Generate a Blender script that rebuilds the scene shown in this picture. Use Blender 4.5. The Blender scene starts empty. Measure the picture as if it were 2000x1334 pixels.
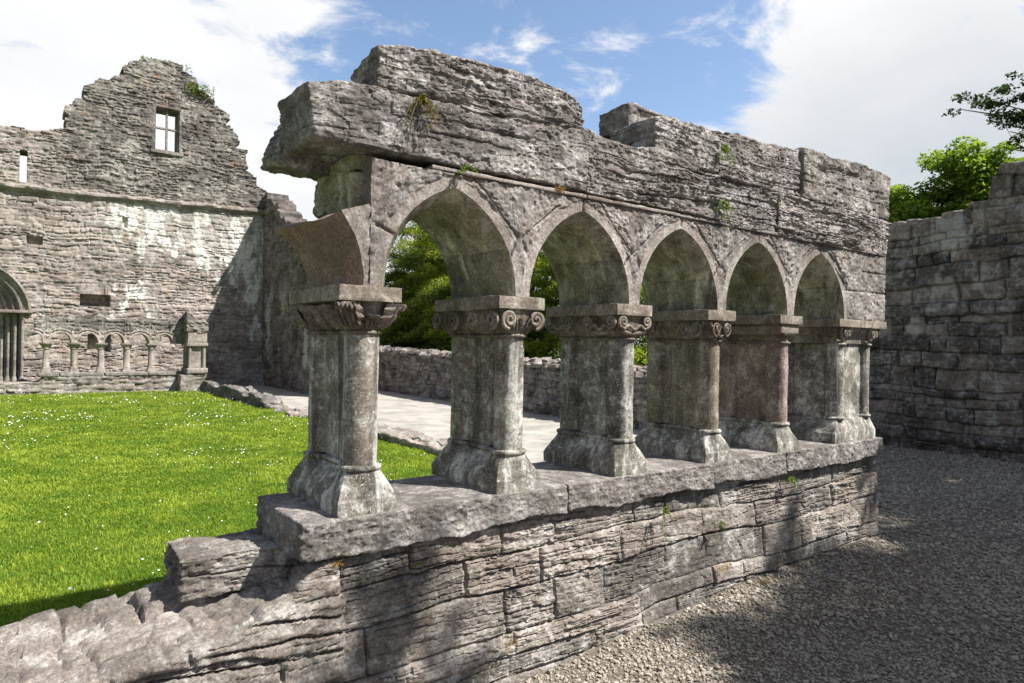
import bpy, math, random
import numpy as np
from mathutils import Matrix, Vector

rng = np.random.default_rng(7)
random.seed(7)
SC = bpy.context.scene
COL = SC.collection
R_ = math.radians

# ------------------------------------------------------------------ camera
cam_d = bpy.data.cameras.new("camera")
cam = bpy.data.objects.new("camera", cam_d)
COL.objects.link(cam)
SC.camera = cam
YAW, PIT, ROL = R_(53.138), R_(0.137), R_(0.979)
CAM = np.array([-1.188, -2.8523, 1.7])
_F = np.array([math.cos(YAW) * math.cos(PIT), math.sin(YAW) * math.cos(PIT), math.sin(PIT)])
_R = np.array([math.sin(YAW), -math.cos(YAW), 0.0])
_U = np.cross(_R, _F)
R2 = _R * math.cos(ROL) + _U * math.sin(ROL)
U2 = -_R * math.sin(ROL) + _U * math.cos(ROL)
cam.matrix_world = Matrix(((R2[0], U2[0], -_F[0], CAM[0]), (R2[1], U2[1], -_F[1], CAM[1]),
                           (R2[2], U2[2], -_F[2], CAM[2]), (0, 0, 0, 1)))
cam_d.sensor_width = 36.0
cam_d.lens = 36.0 * 1312.1 / 2000.0
cam_d.clip_start = 0.05
cam_d.clip_end = 2000.0

# ------------------------------------------------------------------ light
SUN_EL = 50.5
SUNH = np.array([0.648, -0.762])                      # horizontal direction towards the sun
SUN = np.array([SUNH[0] * math.cos(R_(SUN_EL)), SUNH[1] * math.cos(R_(SUN_EL)), math.sin(R_(SUN_EL))])
SUN /= np.linalg.norm(SUN)
sl = bpy.data.lights.new("sun", 'SUN')
sl.energy = 5.0
sl.angle = R_(0.53)
sl.color = (1.0, 0.955, 0.88)
so = bpy.data.objects.new("sun", sl)
COL.objects.link(so)
so.rotation_euler = Vector(tuple(-SUN)).to_track_quat('-Z', 'Y').to_euler()
so.location = (10, -12, 20)

SC.view_settings.view_transform = 'Standard'
SC.view_settings.look = 'None'
SC.view_settings.exposure = 0.90
SC.view_settings.gamma = 1.0
SC.view_settings.use_curve_mapping = False

world = bpy.data.worlds.new("World")
SC.world = world
world.use_nodes = True


class NT:
    """small helper round a node tree"""
    def __init__(s, tree):
        s.t = tree
        tree.nodes.clear()

    def n(s, typ, props=None, **inp):
        nd = s.t.nodes.new(typ)
        for k, v in (props or {}).items():
            setattr(nd, k, v)
        for k, v in inp.items():
            key = int(k[1:]) if k[0] == 'i' and k[1:].isdigit() else k
            s.put(nd, key, v)
        return nd

    def put(s, nd, key, v):
        sock = nd.inputs[key]
        if isinstance(v, bpy.types.NodeSocket):
            s.t.links.new(v, sock)
        else:
            sock.default_value = v

    def math(s, op, a, b=0.0, clamp=False):
        m = s.n('ShaderNodeMath', {'operation': op, 'use_clamp': clamp})
        s.put(m, 0, a)
        s.put(m, 1, b)
        return m.outputs[0]

    def vmath(s, op, a, b):
        m = s.n('ShaderNodeVectorMath', {'operation': op})
        s.put(m, 0, a)
        s.put(m, 1, b)
        return m

    def noise(s, vec, scale, detail=4, rough=.55, dist=0.0):
        return s.n('ShaderNodeTexNoise', None, Vector=vec, Scale=scale, Detail=detail, Roughness=rough, Distortion=dist).outputs['Fac']

    def ramp(s, fac, lo, hi, a=0.0, b=1.0):
        m = s.n('ShaderNodeMapRange', {'interpolation_type': 'SMOOTHSTEP'})
        for k, v in ((0, fac), (1, lo), (2, hi), (3, a), (4, b)):
            s.put(m, k, v)
        return m.outputs[0]

    def mix(s, fac, a, b, blend='MIX'):
        m = s.n('ShaderNodeMix', {'data_type': 'RGBA', 'blend_type': blend})
        s.put(m, 0, fac)
        for k, v in ((6, a), (7, b)):
            if not isinstance(v, bpy.types.NodeSocket) and len(v) == 3:
                v = (*v, 1)
            s.put(m, k, v)
        return m.outputs[2]


def build_sky():
    w = NT(world.node_tree)
    sky = w.n('ShaderNodeTexSky', {'sky_type': 'NISHITA', 'sun_disc': False, 'sun_elevation': R_(SUN_EL),
                                   'sun_rotation': math.atan2(SUN[0], SUN[1]), 'air_density': 1.0,
                                   'dust_density': 1.2, 'ozone_density': 1.5})
    d = w.n('ShaderNodeTexCoord').outputs['Generated']
    sep = w.n('ShaderNodeSeparateXYZ', None, Vector=d)
    z = sep.outputs[2]
    zz = w.math('ADD', w.math('MAXIMUM', z, 0.0), 0.22)
    p = w.n('ShaderNodeCombineXYZ', None, X=w.math('DIVIDE', sep.outputs[0], zz), Y=w.math('DIVIDE', sep.outputs[1], zz), Z=1.7).outputs[0]
    n1 = w.noise(p, 1.1, 10, .60, .35)
    n2 = w.noise(p, 4.2, 9, .62, .5)
    s = w.vmath('DOT_PRODUCT', d, (float(_R[0]), float(_R[1]), 0.0)).outputs['Value']
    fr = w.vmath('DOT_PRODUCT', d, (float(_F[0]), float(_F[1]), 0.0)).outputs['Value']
    # banks of cloud to the north-west and the east, a clear gap between them, cloud kept out of the unseen sky to lower the ambient light
    gapw = w.math('ABSOLUTE', w.math('ADD', s, 0.005))
    bank = w.ramp(gapw, 0.17, 0.40, -0.045, 0.18)
    low = w.ramp(z, 0.10, 0.33, 0.17, -0.02)
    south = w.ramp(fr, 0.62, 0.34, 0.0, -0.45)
    dens = w.math('ADD', w.math('ADD', w.math('MULTIPLY', n1, 0.50), w.math('MULTIPLY', n2, 0.60)), w.math('ADD', w.math('ADD', bank, low), south))
    cov = w.ramp(dens, 0.515, 0.650)
    shade = w.noise(p, 1.3, 5, .55, .2)
    right = w.ramp(s, 0.10, 0.42)
    lowr = w.ramp(z, 0.46, 0.22)
    grey = w.math('MULTIPLY', w.math('MULTIPLY', right, lowr), 0.75)
    grey = w.math('ADD', grey, w.ramp(shade, 0.45, 0.70, 0.0, 0.26), True)
    cc = w.mix(grey, (0.54, 0.542, 0.545), (0.33, 0.36, 0.39))
    skyc = w.n('ShaderNodeVectorMath', {'operation': 'SCALE'}, i0=sky.outputs[0])
    w.put(skyc, 'Scale', SKY_K)
    # unseen dull grey sky behind the viewer, added to neutralise the ambient light
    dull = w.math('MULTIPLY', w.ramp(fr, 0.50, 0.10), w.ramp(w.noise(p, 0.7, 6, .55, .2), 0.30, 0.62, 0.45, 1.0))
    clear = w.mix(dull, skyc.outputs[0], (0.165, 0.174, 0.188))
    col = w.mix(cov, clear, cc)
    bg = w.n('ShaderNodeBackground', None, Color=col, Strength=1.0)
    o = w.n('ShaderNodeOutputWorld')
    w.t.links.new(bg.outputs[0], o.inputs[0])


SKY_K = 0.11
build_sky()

# ------------------------------------------------------------------ numpy noise
def vn(x, y, z, seed=0):
    x, y, z = np.broadcast_arrays(np.asarray(x, np.float32), np.asarray(y, np.float32), np.asarray(z, np.float32))
    fx, fy, fz = np.floor(x), np.floor(y), np.floor(z)
    ix, iy, iz = fx.astype(np.int64), fy.astype(np.int64), fz.astype(np.int64)
    tx, ty, tz = x - fx, y - fy, z - fz
    tx = tx * tx * tx * (tx * (tx * 6 - 15) + 10)
    ty = ty * ty * ty * (ty * (ty * 6 - 15) + 10)
    tz = tz * tz * tz * (tz * (tz * 6 - 15) + 10)

    def h(a, b, c):
        n = (a * 73856093) ^ (b * 19349663) ^ (c * 83492791) ^ (seed * 2654435 + 977)
        n = n & 0xffffffff
        n = ((n ^ (n >> 15)) * 739982445) & 0xffffffff
        n = ((n ^ (n >> 12)) * 695872825) & 0xffffffff
        n = n ^ (n >> 15)
        return (n & 0xffff).astype(np.float32) / 32767.5 - 1
    r = 0
    for dx in (0, 1):
        wx = tx if dx else 1 - tx
        for dy in (0, 1):
            wy = ty if dy else 1 - ty
            a = h(ix + dx, iy + dy, iz)
            b = h(ix + dx, iy + dy, iz + 1)
            r = r + wx * wy * (a + (b - a) * tz)
    return r


def fbm(x, y, z, seed=0, o=4, g=.5):
    r, a, f, s = 0, 1.0, 1.0, 0
    for i in range(o):
        r = r + a * vn(x * f, y * f, z * f, seed + i * 17)
        s += a
        a *= g
        f *= 2.03
    return r / s * 1.5


def sst(a, b, x):
    t = np.clip((x - a) / (b - a), 0, 1)
    return t * t * (3 - 2 * t)


def h1(i, seed=0):
    n = (np.asarray(i).astype(np.int64) * 374761393 + seed * 668265263 + 1013904223) & 0xffffffff
    n = ((n ^ (n >> 13)) * 1274126177) & 0xffffffff
    n = n ^ (n >> 16)
    return (n & 0xffff) / 65535.0


def strata(u, v, w, seed, h=.05, amp=.014, crev=1.0, tilt=0.0):
    """bedded limestone: broken ledges of uneven depth with gaping seams; u along the bed, v up, w third axis"""
    vv = v + tilt * u + .018 * fbm(u * 1.1, v * 3.0, w, seed, 3) + .006 * fbm(u * 5, v * 9, w * 3, seed + 5, 3) + .004 * vn(u * 19, v * 22, w * 9, seed + 6)
    d = 0
    for lev, (hs, A) in enumerate(((h, amp * 1.25), (h * .42, amp * .45))):
        sd = seed + 100 * lev
        t = vv / hs + .9 * vn(u * .7, v * 3, w, sd + 9)
        k = np.floor(t)
        f = t - k
        uu = u / (hs * 6.5) + h1(k, sd) * 7.3 + .30 * vn(u * 9, k * 3.1, w * 3, sd + 11)
        c = np.floor(uu)
        fu = uu - c
        pr = h1(k * 131 + c, sd + 1) - .5
        d = d + A * (.85 * pr + .6 * vn(u * 2.4 + k * 3.7, k * 7.31, w * 2, sd + 21))
        d = d + A * 1.1 * (f - .5) * (h1(k * 57 + c, sd + 2) - .35)
        gate = sst(-.02, .28, vn(u * 2.3 + k * 5.1, k * 2.7 + .5, w * 2, sd + 31))
        d = d - A * 2.6 * crev * np.exp(-(f / .11) ** 2) * gate
        d = d - A * .7 * np.exp(-(np.minimum(fu, 1 - fu) / .05) ** 2) * (h1(k * 31 + c, sd + 3) > .6)
    d = d + amp * .40 * (.5 - 1.4 * np.abs(vn(u * 13, v * 24, w * 13, seed + 41)))
    d = d + amp * .34 * fbm(u * 34, v * 48, w * 34, seed + 42, 3, .65)
    d = d + amp * .5 * fbm(u * 4, v * 8, w * 4, seed + 43, 2)
    return d


def blockwork(u, v, seed, rows, lens, vmin=-1.0, vmax=14.0, wob=.012):
    """coursed stones: distance to the nearest joint and three random numbers per stone"""
    r = np.random.default_rng(seed)
    u0, v0 = np.asarray(u, np.float64), np.asarray(v, np.float64)
    vv = v0 + wob * 2.2 * fbm(u0 * .8, v0 * .7, 0 * u0, seed + 3, 3) + wob * .6 * vn(u0 * 7, v0 * 7, 0 * u0, seed + 4)
    uu = u0 + wob * .8 * fbm(u0 * 5, v0 * 6, 0 * u0 + 5.5, seed + 6, 2)
    hb = [vmin]
    while hb[-1] < vmax:
        hb.append(hb[-1] + r.uniform(*rows))
    hb = np.array(hb)
    row = np.clip(np.searchsorted(hb, vv.ravel()) - 1, 0, len(hb) - 2)
    ev = np.minimum(vv.ravel() - hb[row], hb[row + 1] - vv.ravel())
    uf = uu.ravel()
    eu = np.zeros_like(uf)
    sid = np.zeros(uf.shape, np.int64)
    umin, umax = uf.min() - 1, uf.max() + 1
    for k in np.unique(row):
        m = row == k
        b = [umin - r.uniform(0, lens[1])]
        while b[-1] < umax:
            b.append(b[-1] + r.uniform(*lens) * (1.35 if r.random() < .2 else 1))
        b = np.array(b)
        i = np.clip(np.searchsorted(b, uf[m]) - 1, 0, len(b) - 2)
        eu[m] = np.minimum(uf[m] - b[i], b[i + 1] - uf[m])
        sid[m] = k * 1009 + i
    e = np.minimum(ev, eu).reshape(u0.shape)
    sid = sid.reshape(u0.shape)
    return e, h1(sid, seed), h1(sid, seed + 1), h1(sid, seed + 2)


# ------------------------------------------------------------------ mesh helpers
def mesh(name, verts, faces, mat=None, parent=None, smooth=True, sharp=None, attrs=None):
    """faces: one (n,k) array or a list of such arrays"""
    me = bpy.data.meshes.new(name)
    verts = np.asarray(verts, np.float32).reshape(-1, 3)
    if not isinstance(faces, (list, tuple)):
        faces = [faces]
    faces = [np.asarray(f, np.int64) for f in faces if len(f)]
    loops = np.concatenate([f.ravel() for f in faces])
    sizes = np.concatenate([np.full(len(f), f.shape[1]) for f in faces])
    me.vertices.add(len(verts))
    me.vertices.foreach_set("co", verts.ravel())
    me.loops.add(len(loops))
    me.loops.foreach_set("vertex_index", loops.astype(np.int32))
    me.polygons.add(len(sizes))
    st = np.concatenate([[0], np.cumsum(sizes)[:-1]]).astype(np.int32)
    me.polygons.foreach_set("loop_start", st)
    me.polygons.foreach_set("use_smooth", np.full(len(sizes), smooth))
    me.update(calc_edges=True)
    at = {'tone': .5}
    at.update(attrs or {})
    for k, v in at.items():
        a = me.attributes.new(k, 'FLOAT', 'POINT')
        a.data.foreach_set("value", np.broadcast_to(np.asarray(v, np.float32), (len(verts),)).copy())
    if sharp is not None:
        me.set_sharp_from_angle(angle=R_(sharp))
    o = bpy.data.objects.new(name, me)
    if mat:
        me.materials.append(mat)
    COL.objects.link(o)
    if parent is not None:
        o.parent = parent
        if parent.type == 'EMPTY':
            o.matrix_parent_inverse = Matrix.Translation(-parent.location)
    return o


def tag(o, label=None, cat=None, group=None, kind=None):
    if label:
        o['label'] = label
    if cat:
        o['category'] = cat
    if group:
        o['group'] = group
    if kind:
        o['kind'] = kind
    return o


def thing(name, label, cat, loc=(0, 0, 0), group=None):
    o = bpy.data.objects.new(name, None)
    COL.objects.link(o)
    o.location = loc
    o.empty_display_size = .2
    return tag(o, label, cat, group)


class MB:
    """collects pieces into one mesh"""
    def __init__(s):
        s.v, s.f, s.t, s.n = [], [], [], 0

    def add(s, v, f, tone=.5):
        v = np.asarray(v, float).reshape(-1, 3)
        for q in (f if isinstance(f, list) else [f]):
            s.f.append(np.asarray(q) + s.n)
        s.v.append(v)
        s.t.append(np.broadcast_to(np.asarray(tone, float), (len(v),)))
        s.n += len(v)

    def build(s, name, mat, parent=None, **k):
        fs = {}
        for f in s.f:
            if len(f):
                fs.setdefault(f.shape[1], []).append(f)
        a = k.pop('attrs', {})
        a['tone'] = np.concatenate(s.t)
        return mesh(name, np.concatenate(s.v), [np.concatenate(x) for x in fs.values()], mat, parent, attrs=a, **k)


def gridf(nu, nv, off=0, wrap=False):
    """quads of an nu x nv vertex grid (index = i*nv+j)"""
    i = np.arange(nu if wrap else nu - 1)[:, None]
    j = np.arange(nv - 1)[None, :]
    a = i * nv + j
    i2 = (i + 1) % nu
    b = i2 * nv + j
    return np.stack([a, b, b + 1, a + 1], -1).reshape(-1, 4) + off


def rock_box(lo, hi, res, disp, rnd=.012, warp=None):
    """a box with its surface cut to res, rounded edges, warped, then pushed along its normal by disp(p, n)"""
    lo, hi = np.array(lo, float), np.array(hi, float)
    n = np.maximum(2, np.round((hi - lo) / np.array(res)).astype(int))
    idx = -np.ones(n + 1, np.int64)
    m = np.zeros(n + 1, bool)
    m[0], m[-1] = True, True
    m[:, 0], m[:, -1] = True, True
    m[:, :, 0], m[:, :, -1] = True, True
    ijk = np.argwhere(m)
    idx[m] = np.arange(len(ijk))
    p = lo + ijk / n * (hi - lo)
    F = []

    def q(a, flip):
        v = np.stack([a[:-1, :-1], a[1:, :-1], a[1:, 1:], a[:-1, 1:]], -1).reshape(-1, 4)
        F.append(v[:, ::-1] if flip else v)
    q(idx[0], True); q(idx[-1], False)
    q(idx[:, 0], False); q(idx[:, -1], True)
    q(idx[:, :, 0], True); q(idx[:, :, -1], False)
    c = np.clip(p, lo + rnd, hi - rnd)
    d = p - c
    l = np.linalg.norm(d, axis=1, keepdims=True)
    nn = d / np.maximum(l, 1e-9)
    p = c + nn * rnd
    if warp is not None:
        p = warp(p, lo, hi)
    p = p + nn * disp(p, nn)[:, None]
    return p, np.concatenate(F)


def loft(rings, close=True, caps=True):
    """rings: list of (n,3); returns verts, faces"""
    n, m = len(rings[0]), len(rings)
    v = np.stack(rings, 1).reshape(-1, 3)
    f = [gridf(n, m, 0, True)]
    if caps:
        c0, c1 = np.mean(rings[0], 0), np.mean(rings[-1], 0)
        v = np.concatenate([v, [c0, c1]])
        i = np.arange(n)
        f.append(np.stack([i * m, np.full(n, n * m), ((i + 1) % n) * m], 1))
        f.append(np.stack([i * m + m - 1, ((i + 1) % n) * m + m - 1, np.full(n, n * m + 1)], 1))
    return v, f


def tube(path, rad, n=8):
    path = np.asarray(path, float)
    rad = np.broadcast_to(np.asarray(rad, float), (len(path),))
    tg = np.gradient(path, axis=0)
    tg /= np.linalg.norm(tg, axis=1, keepdims=True) + 1e-9
    up = np.array([0, 0, 1.0]) if abs(tg[0][2]) < .9 else np.array([1.0, 0, 0])
    rings = []
    for t, p, r in zip(tg, path, rad):
        a = np.cross(t, up)
        a /= np.linalg.norm(a) + 1e-9
        b = np.cross(a, t)
        up = b
        th = np.linspace(0, 2 * np.pi, n, endpoint=False)[:, None]
        rings.append(p + r * (np.cos(th) * a + np.sin(th) * b))
    v, f = loft(rings)
    return v, f

# ------------------------------------------------------------------ materials
def stone(name, dark, mid, pale, lichen=.35, scale=1.0, streak=0.0, algae=0.0, warm=.25, bump=.5, rough=.92,
          speck=.35, lime=False, black=.3, rust=0.0, fine=70.0):
    m = bpy.data.materials.new(name)
    m.use_nodes = True
    w = NT(m.node_tree)
    pos = w.n('ShaderNodeNewGeometry').outputs['Position']
    tone = w.n('ShaderNodeAttribute', {'attribute_name': 'tone'}).outputs['Fac']
    n1 = w.noise(pos, 1.5 * scale, 7, .62, .3)
    n2 = w.noise(pos, 7.0 * scale, 8, .68, .5)
    n3 = w.noise(pos, fine, 5, .75)
    n4 = w.noise(w.vmath('ADD', pos, (13.1, 7.7, 3.3)).outputs[0], 3.1 * scale, 8, .66, .4)
    base = w.mix(w.ramp(w.math('ADD', w.math('MULTIPLY', n1, .6), w.math('MULTIPLY', n2, .4)), .38, .58), dark, mid)
    # warm, pinkish stones among grey ones
    wt = w.math('MULTIPLY', w.ramp(w.math('ADD', w.math('MULTIPLY', tone, .55), w.math('MULTIPLY', n4, .55)), .38, .78), warm)
    base = w.mix(wt, base, (mid[0] * 1.22, mid[1] * 1.0, mid[2] * .86))
    # tone of the single stone
    tv = w.ramp(tone, 0.0, 1.0, .62, 1.32)
    base = w.mix(1.0, base, w.n('ShaderNodeCombineXYZ', None, X=tv, Y=tv, Z=tv).outputs[0], 'MULTIPLY')
    # black algae crust
    base = w.mix(w.math('MULTIPLY', w.ramp(w.math('ADD', w.math('MULTIPLY', n2, .5), w.math('MULTIPLY', n4, .5)), .52, .64), black), base, tuple(c * .38 for c in dark))
    # pale lichen
    lk = w.ramp(w.math('ADD', w.math('MULTIPLY', n2, .62), w.math('MULTIPLY', n1, .38)), .50, .62)
    base = w.mix(w.math('MULTIPLY', lk, lichen), base, pale)
    if speck:
        vo = w.n('ShaderNodeTexVoronoi', {'feature': 'F1'}, Vector=w.mix(.06, pos, w.n('ShaderNodeTexNoise', None, Vector=pos, Scale=30.0).outputs['Color']), Scale=34.0 * scale).outputs['Distance']
        sp = w.math('MULTIPLY', w.ramp(vo, .30, .14), w.ramp(n4, .40, .62))
        base = w.mix(w.math('MULTIPLY', sp, speck), base, tuple(min(.8, c * 1.25) for c in pale))
    if streak:
        ps = w.vmath('MULTIPLY', pos, (9.0, 9.0, .7)).outputs[0]
        s1 = w.noise(ps, 1.0, 6, .6, .3)
        base = w.mix(w.math('MULTIPLY', w.ramp(s1, .54, .68), streak), base, pale)
        s2 = w.noise(w.vmath('ADD', ps, (31.0, 5.0, 2.0)).outputs[0], 1.0, 6, .6, .3)
        base = w.mix(w.math('MULTIPLY', w.ramp(s2, .52, .66), streak * .9), base, tuple(c * .5 for c in dark))
    if algae:
        g = w.noise(w.vmath('MULTIPLY', pos, (5.0, 5.0, 1.6)).outputs[0], 1.0, 6, .6, .5)
        base = w.mix(w.math('MULTIPLY', w.ramp(g, .40, .60), algae), base, (.185, .180, .085))
        g2 = w.noise(w.vmath('MULTIPLY', w.vmath('ADD', pos, (3.0, 9.0, 4.0)).outputs[0], (7.0, 7.0, 1.2)).outputs[0], 1.0, 6, .6, .5)
        base = w.mix(w.math('MULTIPLY', w.ramp(g2, .54, .68), algae * .6), base, (.36, .35, .24))
    if lime:
        la = w.n('ShaderNodeAttribute', {'attribute_name': 'lime'}).outputs['Fac']
        base = w.mix(la, base, (.66, .66, .63))
    if rust:
        r1 = w.noise(w.vmath('ADD', pos, (5.0, 1.0, 8.0)).outputs[0], 2.3, 5, .6)
        base = w.mix(w.math('MULTIPLY', w.ramp(r1, .62, .70), rust), base, (.33, .17, .07))
    v3 = w.ramp(n3, .30, .70, .60, 1.40)
    base = w.mix(1.0, base, w.n('ShaderNodeCombineXYZ', None, X=v3, Y=v3, Z=v3).outputs[0], 'MULTIPLY')
    hgt = w.math('ADD', w.math('MULTIPLY', n3, .5), w.math('MULTIPLY', w.noise(pos, fine * .35, 6, .7), 1.0))
    bp = w.n('ShaderNodeBump', None, Strength=bump, Distance=.012, Height=hgt)
    b = w.n('ShaderNodeBsdfPrincipled', None, **{'Base Color': base, 'Roughness': rough, 'Normal': bp.outputs[0]})
    b.inputs['Specular IOR Level'].default_value = .25
    o = w.n('ShaderNodeOutputMaterial')
    w.t.links.new(b.outputs[0], o.inputs[0])
    return m


def leafmat(name, c1, c2, trans=.35, rough=.55):
    m = bpy.data.materials.new(name)
    m.use_nodes = True
    w = NT(m.node_tree)
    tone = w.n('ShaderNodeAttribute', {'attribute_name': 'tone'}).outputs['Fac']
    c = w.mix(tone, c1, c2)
    b = w.n('ShaderNodeBsdfPrincipled', None, **{'Base Color': c, 'Roughness': rough})
    b.inputs['Specular IOR Level'].default_value = .3
    ct = w.mix(1.0, c, (1.15, 1.2, .55), 'MULTIPLY')
    t = w.n('ShaderNodeBsdfTranslucent', None, Color=ct)
    mx = w.n('ShaderNodeMixShader', None, i0=trans, i1=b.outputs[0], i2=t.outputs[0])
    o = w.n('ShaderNodeOutputMaterial')
    w.t.links.new(mx.outputs[0], o.inputs[0])
    return m


def plain(name, c1, c2, scale=3.0, rough=.95, bump=.4, bscale=60.0, tonemix=0.0):
    m = bpy.data.materials.new(name)
    m.use_nodes = True
    w = NT(m.node_tree)
    pos = w.n('ShaderNodeNewGeometry').outputs['Position']
    f = w.ramp(w.noise(pos, scale, 8, .65, .2), .32, .68)
    if tonemix:
        tone = w.n('ShaderNodeAttribute', {'attribute_name': 'tone'}).outputs['Fac']
        f = w.math('ADD', w.math('MULTIPLY', f, 1 - tonemix), w.math('MULTIPLY', tone, tonemix))
    c = w.mix(f, c1, c2)
    bp = w.n('ShaderNodeBump', None, Strength=bump, Distance=.01, Height=w.noise(pos, bscale, 5, .7))
    b = w.n('ShaderNodeBsdfPrincipled', None, **{'Base Color': c, 'Roughness': rough, 'Normal': bp.outputs[0]})
    b.inputs['Specular IOR Level'].default_value = .2
    o = w.n('ShaderNodeOutputMaterial')
    w.t.links.new(b.outputs[0], o.inputs[0])
    return m


M_ledge = stone("ledged_limestone", (0.091, 0.084, 0.080), (0.247, 0.231, 0.222), (0.535, 0.517, 0.506), lichen=.66, scale=1.8, warm=.2, black=.72, bump=.8)
M_arch = stone("dressed_limestone", (0.104, 0.096, 0.090), (0.243, 0.225, 0.213), (0.495, 0.478, 0.464), lichen=.6, scale=1.7, warm=.24, black=.55, bump=.6, streak=.2)
M_soffit = stone("soffit_limestone", (.13, .124, .104), (.39, .372, .31), (.68, .665, .57), lichen=.55, scale=1.5, algae=.5, streak=.85, warm=.15, black=.6, bump=.5, rust=.4)
M_pillar = stone("pillar_limestone", (.060, .058, .054), (.240, .232, .216), (.66, .645, .62), lichen=.75, scale=2.8, streak=.7, warm=.2, black=.8, bump=.4, speck=.95, algae=.14)
M_ochre = stone("ochre_limestone", (0.074, 0.068, 0.058), (0.252, 0.231, 0.195), (0.594, 0.567, 0.506), lichen=.58, scale=2.6, streak=.5, warm=.35, black=.58, bump=.35, speck=.8, algae=.14)
M_ruddy = stone("ruddy_limestone", (0.077, 0.062, 0.057), (0.247, 0.197, 0.177), (0.594, 0.547, 0.517), lichen=.5, scale=2.6, streak=.45, warm=.5, black=.55, bump=.35, speck=.9)
M_cap = stone("carved_limestone", (0.098, 0.086, 0.073), (0.228, 0.203, 0.176), (0.486, 0.451, 0.400), lichen=.5, scale=2.4, warm=.25, black=.5, bump=.3, streak=.25, speck=.5)
M_sill = stone("sill_limestone", (0.104, 0.096, 0.090), (0.233, 0.217, 0.207), (0.475, 0.458, 0.443), lichen=.55, scale=2.4, warm=.15, black=.65, bump=.9)
M_plinth = stone("bedded_limestone", (0.099, 0.090, 0.081), (0.236, 0.217, 0.200), (0.495, 0.478, 0.454), lichen=.6, scale=1.9, warm=.25, black=.65, bump=.8)
M_gable = stone("gable_rubble", (0.134, 0.122, 0.113), (0.272, 0.251, 0.230), (0.455, 0.438, 0.411), lichen=.5, scale=1.3, warm=.22, black=.6, bump=.7, speck=0, lime=True, rust=.3, fine=30.0)
M_return = stone("return_rubble", (0.084, 0.076, 0.071), (0.203, 0.179, 0.167), (0.416, 0.398, 0.390), lichen=.4, scale=1.3, warm=.4, black=.5, bump=.6, speck=0, lime=True, streak=.3, fine=30.0)  # darker, warmer rubble than the gable's
M_yard = stone("dark_rubble", (0.069, 0.063, 0.058), (0.213, 0.193, 0.180), (0.495, 0.478, 0.464), lichen=.6, scale=1.6, warm=.3, black=.7, bump=.8, streak=.25, speck=.25, rust=.22, lime=True)
M_low = stone("low_wall_rubble", (0.109, 0.100, 0.093), (0.233, 0.214, 0.203), (0.455, 0.438, 0.422), lichen=.45, scale=1.8, warm=.22, black=.45, bump=.6, speck=0, fine=40.0)
M_small = stone("far_dressed_stone", (0.139, 0.127, 0.116), (0.267, 0.247, 0.227), (0.455, 0.438, 0.411), lichen=.4, scale=1.3, warm=.22, black=.5, bump=.4, speck=0, fine=30.0)
M_pebble = plain("pebbles", (.16, .138, .112), (.46, .42, .36), 9.0, .85, .2, 120.0, .75)
M_gravel = plain("gravel_bed", (.10, .086, .068), (.24, .215, .18), 60.0, .95, 1.0, 110.0)
M_path = plain("path_gravel", (.27, .252, .228), (.43, .41, .375), 1.6, .95, .8, 22.0)
M_earth = plain("earth", (.05, .07, .02), (.09, .12, .03), 6.0)
M_lawn = plain("lawn_soil", (.045, .09, .006), (.09, .16, .012), 5.0, .95, .8, 45.0)
M_blade = leafmat("grass_blade", (.14, .23, .018), (.42, .50, .070), .45, .6)
M_daisy = plain("daisy_petal", (.75, .75, .70), (.85, .85, .80), 5.0, .7, 0.0)
M_yew = leafmat("yew_leaf", (.030, .068, .012), (.50, .58, .07), .48)
M_ash = leafmat("ash_leaf", (.085, .16, .02), (.32, .43, .075), .48)
M_thorn = leafmat("thorn_leaf", (.018, .038, .014), (.06, .105, .035), .3)
M_weed = leafmat("weed_leaf", (.07, .13, .02), (.26, .32, .07), .35)
M_dry = leafmat("dry_weed", (.05, .035, .015), (.27, .24, .05), .3)
M_moss = leafmat("moss_leaf", (.20, .11, .02), (.36, .24, .05), .2)
M_bark = plain("bark", (.035, .028, .022), (.11, .09, .07), 14.0, .9, .8, 40.0)

# ------------------------------------------------------------------ ground
def sheet(name, x0, x1, y0, y1, nx, ny, zf, mat, **k):
    X, Y = np.meshgrid(np.linspace(x0, x1, nx), np.linspace(y0, y1, ny), indexing='ij')
    Z = zf(X, Y)
    o = mesh(name, np.stack([X, Y, Z], -1), gridf(nx, ny), mat, smooth=True, **k)
    return tag(o, kind='structure')


def gravel_z(x, y):
    z = -.12 + .12 * sst(.8, 4.2, x)
    z = z + .03 * sst(-.35, 0.0, y) * sst(0.3, 1.5, x)
    z = z + .012 * fbm(x * 1.5, y * 1.5, 0 * x, 301, 3)
    return z


sheet("ground", -600, 600, -600, 600, 3, 3, lambda x, y: 0 * x - .30, M_earth)
sheet("gravel_yard", -12, 13, -16, 4.4, 400, 330, lambda x, y: np.where(y > .05, np.minimum(gravel_z(x, y), np.where(x < 5.2, -.02, 9)), gravel_z(x, y)), M_gravel)


def lawn_z(x, y):
    return .012 * fbm(x * .5, y * .5, 0 * x, 311, 3) - .03 * sst(3.0, 0.6, y)


sheet("lawn", -14, 4.1, .45, 21.5, 90, 110, lawn_z, M_lawn)
sheet("path", 4.05, 9.4, .75, 26, 60, 200, lambda x, y: .004 + .012 * fbm(x * .7, y * .7, 0 * x, 321, 3), M_path)
sheet("field", 9.2, 60, 4.5, 70, 30, 30, lambda x, y: .05 + .1 * fbm(x * .1, y * .1, 0 * x, 331, 2), M_earth)

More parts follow.
